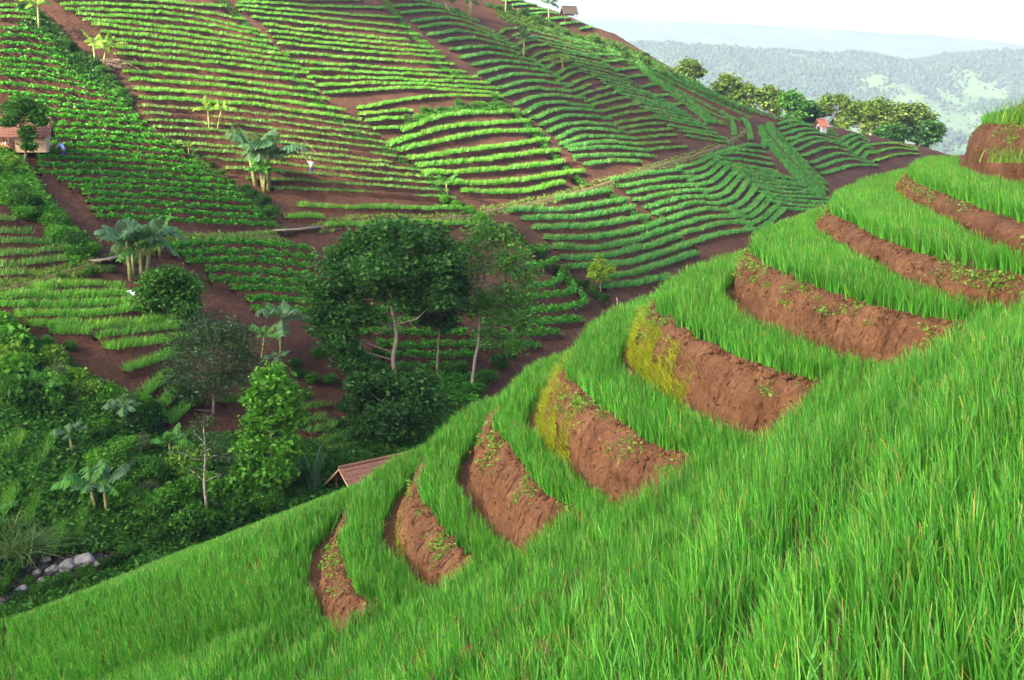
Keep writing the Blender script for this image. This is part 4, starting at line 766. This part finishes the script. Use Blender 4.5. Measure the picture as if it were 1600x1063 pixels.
shrubs([(230, 760, 34), (270, 790, 34), (340, 790, 34), (380, 780, 36), (400, 800, 30), (300, 760, 30), (370, 810, 30), (250, 820, 24), (430, 790, 24), (215, 800, 30), (460, 760, 30), (480, 740, 28)], 'round leafy bush along the foot of the near green ridge', 'bushes at the foot of the near ridge', [1, 2, 0, 6, 8, 9])
shrubs([(470, 590, 14), (488, 600, 16), (478, 625, 14), (462, 572, 12), (540, 640, 16), (530, 670, 14), (700, 590, 20), (760, 600, 22), (660, 650, 24), (720, 580, 16), (780, 575, 18), (800, 560, 14), (745, 615, 20), (715, 625, 18), (650, 620, 18), (590, 560, 14), (500, 560, 16), (515, 600, 16), (520, 545, 14), (548, 610, 16)], 'dark shrub scattered around the trunks in the valley', 'shrubs around the valley trees', [0, 1])
shrubs([(5, 890, 22), (20, 905, 20), (60, 930, 18), (0, 930, 24), (165, 888, 16), (200, 870, 18), (100, 915, 18), (45, 915, 14), (135, 905, 18), (80, 925, 18), (180, 880, 16), (225, 862, 18), (250, 850, 20), (30, 940, 18)], 'low plant on the stony bank of the stream', 'low plants by the stream', [0, 1])
shrubs([(30, 300, 12), (140, 432, 12), (170, 425, 12), (95, 438, 9), (240, 500, 14), (300, 505, 14), (228, 505, 12), (75, 545, 16), (110, 548, 14)], 'small bush near the lower footpath', 'bushes near the lower footpath', [1, 3])
rbm = np.random.default_rng(3); q = inpoly([(0, 872), (60, 868), (150, 866), (200, 872), (150, 900), (60, 935), (0, 945)], 700, rbm); Pp = hit(q[:, 0], q[:, 1]); V, Q, Kc = blobs(Pp, rbm.uniform(.04, .15, 700), (.1, .1, .1), (.1, .1, .1), .6)
tag(link('gravel', npmesh('gravel', V, Q, M['dark_stone'])), 'dark stones and gravel of the stream bed', 'gravel', kind='stuff')
# undergrowth: ground cover nobody could count
def cover(poly, n, pal, size, hgt, label, seed):
    r = np.random.default_rng(seed); q = inpoly(poly, n, r); P = hit(q[:, 0], q[:, 1]); P[:, 2] = T(P[:, 0], P[:, 1])+r.random(n)*hgt*(.6+.6*wob(P[:, 0], P[:, 1], .8, seed))
    P = np.repeat(P, 5, axis=0)+r.normal(size=(n*5, 3))*[.22, .22, .08]; a = leaf_arrays(P, size, pal[0], pal[1], .5, 2, r); tag(link('undergrowth', npmesh('undergrowth', a[0], a[1], M['leaf'], a[2])), label, 'undergrowth', kind='stuff')
cover([(0, 500), (60, 540), (150, 600), (240, 675), (330, 680), (470, 700), (640, 620), (760, 590), (700, 700), (480, 810), (240, 850), (160, 862), (0, 862)], 30000, MG, .26, .7, 'green undergrowth covering the lower valley side', 11)
cover([(0, 955), (60, 938), (150, 905), (260, 855), (420, 800), (430, 830), (260, 905), (120, 965), (0, 1010)], 7000, MG, .22, .4, 'green weeds between the stream and the near ridge', 18)
cover([(0, 235), (30, 250), (60, 300), (120, 370), (150, 395), (110, 420), (100, 370), (60, 345), (0, 315)], 5000, BR, .28, .6, 'bright creepers below the farm hut', 12)
cover([(50, 10), (100, 60), (210, 160), (190, 175), (100, 110), (30, 40)], 2500, DK, .28, .5, 'dark weeds in the top left ditch', 13)
cover([(770, 8), (840, 25), (900, 55), (960, 65), (1020, 92), (1100, 140), (1180, 180), (1110, 160), (1010, 115), (930, 85), (850, 55), (780, 30)], 6000, SP, .34, .6, 'tall grass on the road bank', 14)
cover([(628, 200), (680, 176), (780, 160), (800, 172), (690, 184)], 2200, MG, .26, .5, 'weeds on the bank between two plots', 15)
for gi, g in enumerate([GULLIES[1], GULLIES[2], GULLIES[0]]):
    pl = [(x-3, y) for x, y in g]+[(x+4, y+1) for x, y in g[::-1]]; cover(pl, 2600, (DK, MG, SP)[gi], .2, .4, 'weeds lining the %s ditch of the hill' % ['middle', 'second', 'leafy plot'][gi], 20+gi)
# sisal and tall grass tufts
def tuft(x, y, n, L, W, pal, label, cat, name='grass_tuft', bend=.5, rad=.3, seed=0, seg=5):
    p = ground(x, y); k_ = n; az = rng.random(k_)*6.28; b = np.c_[rng.normal(size=(k_, 2))*rad, np.zeros(k_)-.1]
    a = blade_arrays(b, az, L*(.6+.5*rng.random(k_)), np.full(k_, W), bend*(.5+rng.random(k_)), seg, pal[0], pal[1], yaw=az+math.pi/2)
    o = link(name, npmesh(name, a[0], a[1], M['blade'], a[2]), loc=p); tag(o, label, cat)
tuft(30, 872, 420, 2.3, .05, ((.06, .14, .03), (.13, .22, .06)), 'big fountain of long grass above the stream', 'grass clump', bend=1.0, rad=.45)
tuft(490, 770, 26, 3.0, .20, ((.05, .13, .06), (.08, .18, .08)), 'spiky sisal plant left of the tiled roof', 'sisal plant', 'sisal_plant', bend=.35, rad=.15)
tuft(8, 835, 120, 1.5, .06, ((.08, .18, .03), (.16, .26, .05)), 'smaller grass clump at the left edge by the stream', 'grass clump', bend=.8)

# ================================================================== HUTS
def gable_hut(p, L, Wd, wh, rh, rz, label, roofmat, wallmat, open_left=True, posts_only=False, over=.35, cat='hut', name='farm_hut'):
    root = empty(name, p, rz)
    if not posts_only:
        m_ = MB(); t = .08; x0 = -L/2+(L*.28 if open_left else 0)
        m_.box(((x0+L/2)/2, -Wd/2, wh/2), (L/2-x0, t, wh)); m_.box(((x0+L/2)/2, Wd/2, wh/2), (L/2-x0, t, wh))
        for xx in (x0, L/2-t/2-.003): m_.box((xx, 0, wh/2), (t, Wd-t-.006, wh)); 
        for xx in (x0, L/2-t/2): m_.slab([(xx, -Wd/2, wh), (xx, Wd/2, wh), (xx, .01, wh+rh), (xx, -.01, wh+rh)], t*.98)
        m_.build('wall', M[wallmat], root)
        d_ = MB(); d_.box((x0-t*.5-.012, Wd*.12, wh*.42), (.02, .7, wh*.8)); d_.build('dark_opening', M['dark'], root)  # dark panel, its colour stands in for the shade inside the hut
    ps = [(-L/2, -Wd/2), (-L/2, Wd/2)]+([(L/2, -Wd/2), (L/2, Wd/2)] if posts_only else [])
    for x_, y_ in ps: m_ = MB(); m_.tube([(x_, y_, -.9), (x_, y_, wh+.02)], .055, 7); m_.build('post', M['wood'], root)
    n = 7
    m_ = MB()
    for sgn in (-1, 1):
        for q in range(n):
            u0, u1 = q/n, (q+1.12)/n; y0 = sgn*(Wd/2+over)*u0; y1 = sgn*(Wd/2+over)*u1; sl = (rh+over*rh/(Wd/2))
            z0 = wh+rh-sl*u0+.02; z1 = wh+rh-sl*u1+.055
            nx_ = int((L+2*over)/.26)
            for c in range(nx_):
                xa = -L/2-over+(L+2*over)*c/nx_; xb = xa+(L+2*over)/nx_*.95; m_.slab([(xa, y0, z0), (xb, y0, z0+.015), (xb, y1, z1+.015), (xa, y1, z1)], .035)
    rf = m_.build('roof', M[roofmat], root)
    m_ = MB(); m_.tube([(-L/2-over-.03, 0, wh+rh+.06), (L/2+over+.03, 0, wh+rh+.06)], .10, 8); m_.build('ridge_cap', M[roofmat], rf)
    m_ = MB()
    for xx in (-L/2-over-.04, L/2+over+.04):
        for sgn in (-1, 1): m_.slab([(xx, 0, wh+rh+.0), (xx, 0, wh+rh-.12), (xx, sgn*(Wd/2+over), wh-over*rh/(Wd/2)-.10), (xx, sgn*(Wd/2+over), wh-over*rh/(Wd/2)+.02)], .03)
    m_.build('barge_board', M['plaster'] if roofmat == 'tile' else M['wood'], rf)
    tag(root, label, cat); return root
M['thatch'] = plain('thatch', (.045, .036, .03), .95, .3, 14, .5)
M['white_wall'] = plain('whitewash', (.6, .6, .6), .9, .1, 4)
M['red_roof'] = plain('red_roof', (.45, .15, .09), .8, .2, 9)
gp = ground(44, 240); gable_hut(gp+[0, 0, .1], 3.1, 2.2, 1.5, 1.1, R(14), 'small farm hut with a clay tiled roof and an open left end', 'tile', 'plaster')
gp = ground(584, 784); gable_hut(gp+[.4, 0, .0], 4.2, 2.6, 1.5, 1.0, R(38), 'clay tiled roof of a hut poking up behind the near green ridge', 'tile', 'wood', over=.5, name='valley_hut')
gp = ground(889, 33); gable_hut(gp+[0, 0, .1], 2.4, 1.6, 1.5, 1.1, R(20), 'open shelter with a dark thatched roof on the skyline', 'thatch', 'wood', posts_only=True, cat='shelter', name='field_shelter')
gp = ground(1282, 209); gable_hut(gp+[0, 0, .1], 1.5, 1.5, 1.5, .95, R(30), 'tiny white walled shelter with a red roof among the far rows', 'red_roof', 'white_wall', open_left=True, cat='shelter', name='field_shelter')

# ================================================================== SMALL THINGS
def rock(x, y, r_, seed, label):
    r = np.random.default_rng(seed); bm = bmesh.new(); bmesh.ops.create_icosphere(bm, subdivisions=3, radius=1)
    for v in bm.verts:
        c = v.co; d = 1+.16*math.sin(c.x*3+seed)+.14*math.sin(c.y*4+seed*2)+.10*math.sin(c.z*5+c.x*3+seed)
        v.co = Vector((c.x*d*1.2, c.y*d, max(-.5, c.z*d*.75)))
    me = bpy.data.meshes.new('rock'); bm.to_mesh(me); bm.free(); p = ground(x, y); o = link('rock', me, M['rock'], loc=p+[0, 0, .1]); o.scale = [1.0*r_*p[1]/F]*3; o.rotation_euler = (0, 0, seed); tag(o, label, 'rock', 'rocks by the stream')
for j, (x, y, r_, lab) in enumerate([(104, 888, 13, 'pale bluish rock beside the stream, left of the larger one'), (131, 880, 15, 'largest rounded grey rock beside the stream'), (150, 884, 7, 'small brownish rock right of the largest one'), (82, 893, 8, 'small grey rock left of the bluish one'), (66, 912, 8, 'flat rock near the lower edge of the stream bank'), (70, 878, 7, 'dark rock at the foot of the long grass'), (58, 898, 6, 'smallest rock in the shaded stream bed'), (35, 925, 9, 'mossy stone at the left end of the stream bed')]): rock(x, y, r_, j+1, lab)
p = ground(206, 466); m_ = MB(); m_.slab([(-.42, -.2, .1), (.42, -.3, .06), (.40, .25, .22), (-.35, .3, .28)], .14); m_.slab([(-.2, -.25, .24), (.3, -.2, .2), (.2, .2, .32), (-.2, .2, .34)], .06)
o = m_.build('plastic_sheet', M['white']); o.location = p+[0, 0, .15]; tag(o, 'crumpled white plastic sheet by the fanned plot', 'plastic sheet')
def pole(a, b, r0, label, name='bamboo_pole', m_='bamboo', D=None):
    A = ground(*a) if D is None else at(a[0], a[1], D); B = at(b[0], b[1], A[1]-.3); k_ = MB(); n = 7; pts = [Vector(A*(1-t)+B*t)+Vector((0, 0, .04*math.sin(t*9))) for t in np.linspace(0, 1, n)]
    k_.tube(pts, [r0*(1-.4*i/n) for i in range(n)], 6); o = k_.build(name, M[m_], None, True); tag(o, label, 'pole')
pole((182, 112), (116, 88), .06, 'long thin pole leaning over the brown brush pile')
pole((487, 262), (462, 226), .035, 'thin pole leaning left over the man in white')
pole((500, 246), (470, 214), .03, 'dry bent cane right of the tallest banana clump')
p0 = plan((962, 482), -2.95); q_ = MB(); q_.tube([(0, 0, 0), (.01, 0, .2), (-.01, 0, .34)], [.016, .015, .013], 7); o = q_.build('stake', M['bamboo'], None, True); o.location = (p0[0], p0[1], -2.95) if False else (*plan((964, 488), -4.15), -4.15); tag(o, 'short wooden stake sticking out of the near green ridge', 'stake')
# brush pile
p = ground(178, 108); k_ = MB()
for j in range(90):
    a_ = random.random()*6.28; l_ = random.uniform(.6, 1.7); c = Vector((random.gauss(0, .9), random.gauss(0, .5), random.random()*.9)); d_ = Vector((math.cos(a_), math.sin(a_)*.5, random.uniform(-.3, .5)))*l_*.5
    k_.tube([c-d_, c+d_*.3+Vector((0, 0, .1)), c+d_], [.03, .025, .012], 4)
o = k_.build('brush_pile', M['wood']); o.location = p; tag(o, 'brown pile of dry branches below the yellow banana plant', 'brush pile')

# ================================================================== PEOPLE
def skin(name, pts, edges, rad, m_, parent=None, sub=1, root_i=0):
    me = bpy.data.meshes.new(name); me.from_pydata(pts, edges, []); o = bpy.data.objects.new(name, me); C.objects.link(o)
    md = o.modifiers.new('s', 'SKIN'); md.use_smooth_shade = True
    for i, r_ in enumerate(rad): me.skin_vertices[0].data[i].radius = (r_, r_) if not isinstance(r_, tuple) else r_
    me.skin_vertices[0].data[root_i].use_root = True
    o.modifiers.new('b', 'SUBSURF').levels = sub; o.modifiers['b'].render_levels = sub
    dg = bpy.context.evaluated_depsgraph_get(); e = bpy.data.meshes.new_from_object(o.evaluated_get(dg)); bpy.data.objects.remove(o)
    e.materials.clear(); return link(name, e, m_, parent)
def person(p, rz, label, shirt, lean=.35, armL=(-.45, .25, .95), armR=(.28, .25, 1.0), s=1.0):
    """faces local +Y; joints in metres"""
    root = empty('person', p, rz); root.scale = (s, s, s)
    L = lean; hip = (0, 0, .88); ch = (0, .22*L, 1.16); sh = (0, .5*L, 1.38); nk = (0, .6*L, 1.46); hd = (0, .74*L, 1.56); tp = (0, .8*L, 1.66)
    pts = [hip, ch, sh, nk, hd, tp]; ed = [(0, 1), (1, 2), (2, 3), (3, 4), (4, 5)]; rad = [(.14, .11), (.13, .10), (.14, .09), .055, .095, .075]
    J = {}
    for sd, hand in ((-1, armL), (1, armR)):
        a = len(pts); shp = (sd*.18, sh[1], 1.36); el = tuple((shp[i]+hand[i])/2+((0, -.06, -.06)[i]) for i in range(3)); d = Vector(hand)-Vector(el); d.normalize()
        pts += [shp, el, hand, tuple(Vector(hand)+d*.08)]; ed += [(2, a), (a, a+1), (a+1, a+2), (a+2, a+3)]; rad += [.055, .042, .028, (.038, .018)]
        J[sd] = (shp, el, hand)
        for f in range(5):
            b = len(pts); sp = Vector((d.y, -d.x, 0)); sp = sp.normalized() if sp.length > .1 else Vector((1, 0, 0)); o_ = (f-1.5)*.019 if f < 4 else -.045; l_ = (.06, .075, .07, .055, .045)[f]; st = Vector(hand)+d*(.08 if f < 4 else .03)
            q1 = st+sp*o_+d*l_*.55; q2 = q1+d*l_*.4+Vector((0, .01, -.015)); pts += [tuple(q1), tuple(q2)]; ed += [(a+3, b), (b, b+1)]; rad += [.009, .008]
        a = len(pts); kn = (sd*.11, .05+.05*sd, .48); an = (sd*.12, -.02+.07*sd, .08); pts += [(sd*.09, 0, .84), kn, an, (an[0], an[1]+.14, .035)]; ed += [(0, a), (a, a+1), (a+1, a+2), (a+2, a+3)]; rad += [.085, .058, .04, (.045, .028)]
        J[('l', sd)] = (pts[a], kn, an)
    body = skin('body', pts, ed, rad, M['skin'], root, 1)
    tp_ = [hip, ch, sh]; te = [(0, 1), (1, 2)]; tr = [(.165, .135), (.155, .125), (.165, .115)]
    for sd in (-1, 1): a = len(tp_); s0, el, hd_ = J[sd]; m2 = tuple(.45*np.array(el)+.55*np.array(hd_)); tp_ += [s0, el, m2]; te += [(2, a), (a, a+1), (a+1, a+2)]; tr += [.072, .058, .048]
    skin('shirt', tp_, te, tr, shirt, root, 1)
    tp_ = [(0, 0, .92), hip]; te = [(0, 1)]; tr = [(.15, .12), (.155, .125)]
    for sd in (-1, 1): a = len(tp_); h_, kn, an = J[('l', sd)]; tp_ += [h_, kn, tuple(.75*np.array(an)+.25*np.array(kn))]; te += [(1, a), (a, a+1), (a+1, a+2)]; tr += [.10, .075, .062]
    skin('trousers', tp_, te, tr, M['navy'], root, 1)
    h = MB(); hc = Vector((0, .76*L, 1.60)); pt = []
    bm = bmesh.new(); bmesh.ops.create_uvsphere(bm, u_segments=16, v_segments=10, radius=.108)
    for v in bm.verts: v.co.z = max(v.co.z, -.03)*1.05; v.co.y -= .015; v.co += hc
    me = bpy.data.meshes.new('hair'); bm.to_mesh(me); bm.free(); link('hair', me, M['hair'], root)
    bm = bmesh.new()   # nose and ears
    for c_, r_ in (((0, .10, -.03), .018), ((-.095, 0, -.02), .022), ((.095, 0, -.02), .022)):
        g = bmesh.ops.create_icosphere(bm, subdivisions=1, radius=r_); 
        for v in g['verts']: v.co += Vector(c_)+hc-Vector((0, 0, .03))
    me = bpy.data.meshes.new('face_features'); bm.to_mesh(me); bm.free(); link('face_features', me, M['skin'], root)
    tag(root, label, 'person', 'people working on the hillside'); return root, J
p = ground(101, 254); person(p+[0, 0, .1], R(70), 'person in a light blue shirt and dark blue trousers reaching left among the leafy rows', M['blue_shirt'], .6, armL=(-.25, .75, 1.02), armR=(.20, .10, .95), s=1.0)
pole((97, 245), (86, 251), .02, 'short stick held out by the person in blue', 'stick', 'wood', D=p[1])
p = ground(487, 277); person(p+[0, 0, .1], R(20), 'person in a pale shirt standing among sparse rows right of the banana clump', M['white_shirt'], .15, armL=(-.25, .25, 1.5), armR=(.25, .1, .9), s=.95)
p = ground(13, 232); q_ = MB(); q_.tube([(0, 0, 0), (0, 0, .35), (0, 0, .45)], [.22, .2, .1], 10); o = q_.build('water_jar', M['white'], None, True); o.location = p+[0, -.5, .05]; tag(o, 'white plastic jar standing before the farm hut', 'jar')
tuft_ = None; q_ = MB(); q_.slab([(-.5, -.3, .1), (.35, -.3, .0), (.4, .3, .25), (-.4, .3, .45)], .12); o = q_.build('cloth', M['orange']); o.location = ground(4, 236)+[0, 0, .2]; tag(o, 'orange cloth lying in front of the farm hut', 'cloth')

def near_tuft(px_, z, n, L, label, seed):
    q = plan(px_, z); b = np.c_[q[0]+rng.normal(size=n)*.22, q[1]+rng.normal(size=n)*.2, np.full(n, z-.05)]
    a = blade_arrays(b, rng.random(n)*6.28, L*(.5+.6*rng.random(n)), np.full(n, .016), .2+.6*rng.random(n), 4, (.06, .20, .03), (.20, .36, .05))
    c = q.tolist()+[z]; o = link('weed_tuft', npmesh('weed_tuft', a[0]-np.array(c), a[1], M['blade'], a[2]), loc=c); tag(o, label, 'weed tuft')
near_tuft((1592, 186), .15, 200, .5, 'tall weeds on top of the highest bank at the right edge', 1)
near_tuft((1575, 250), -.6, 120, .4, 'low weeds at the foot of the highest bank', 2)
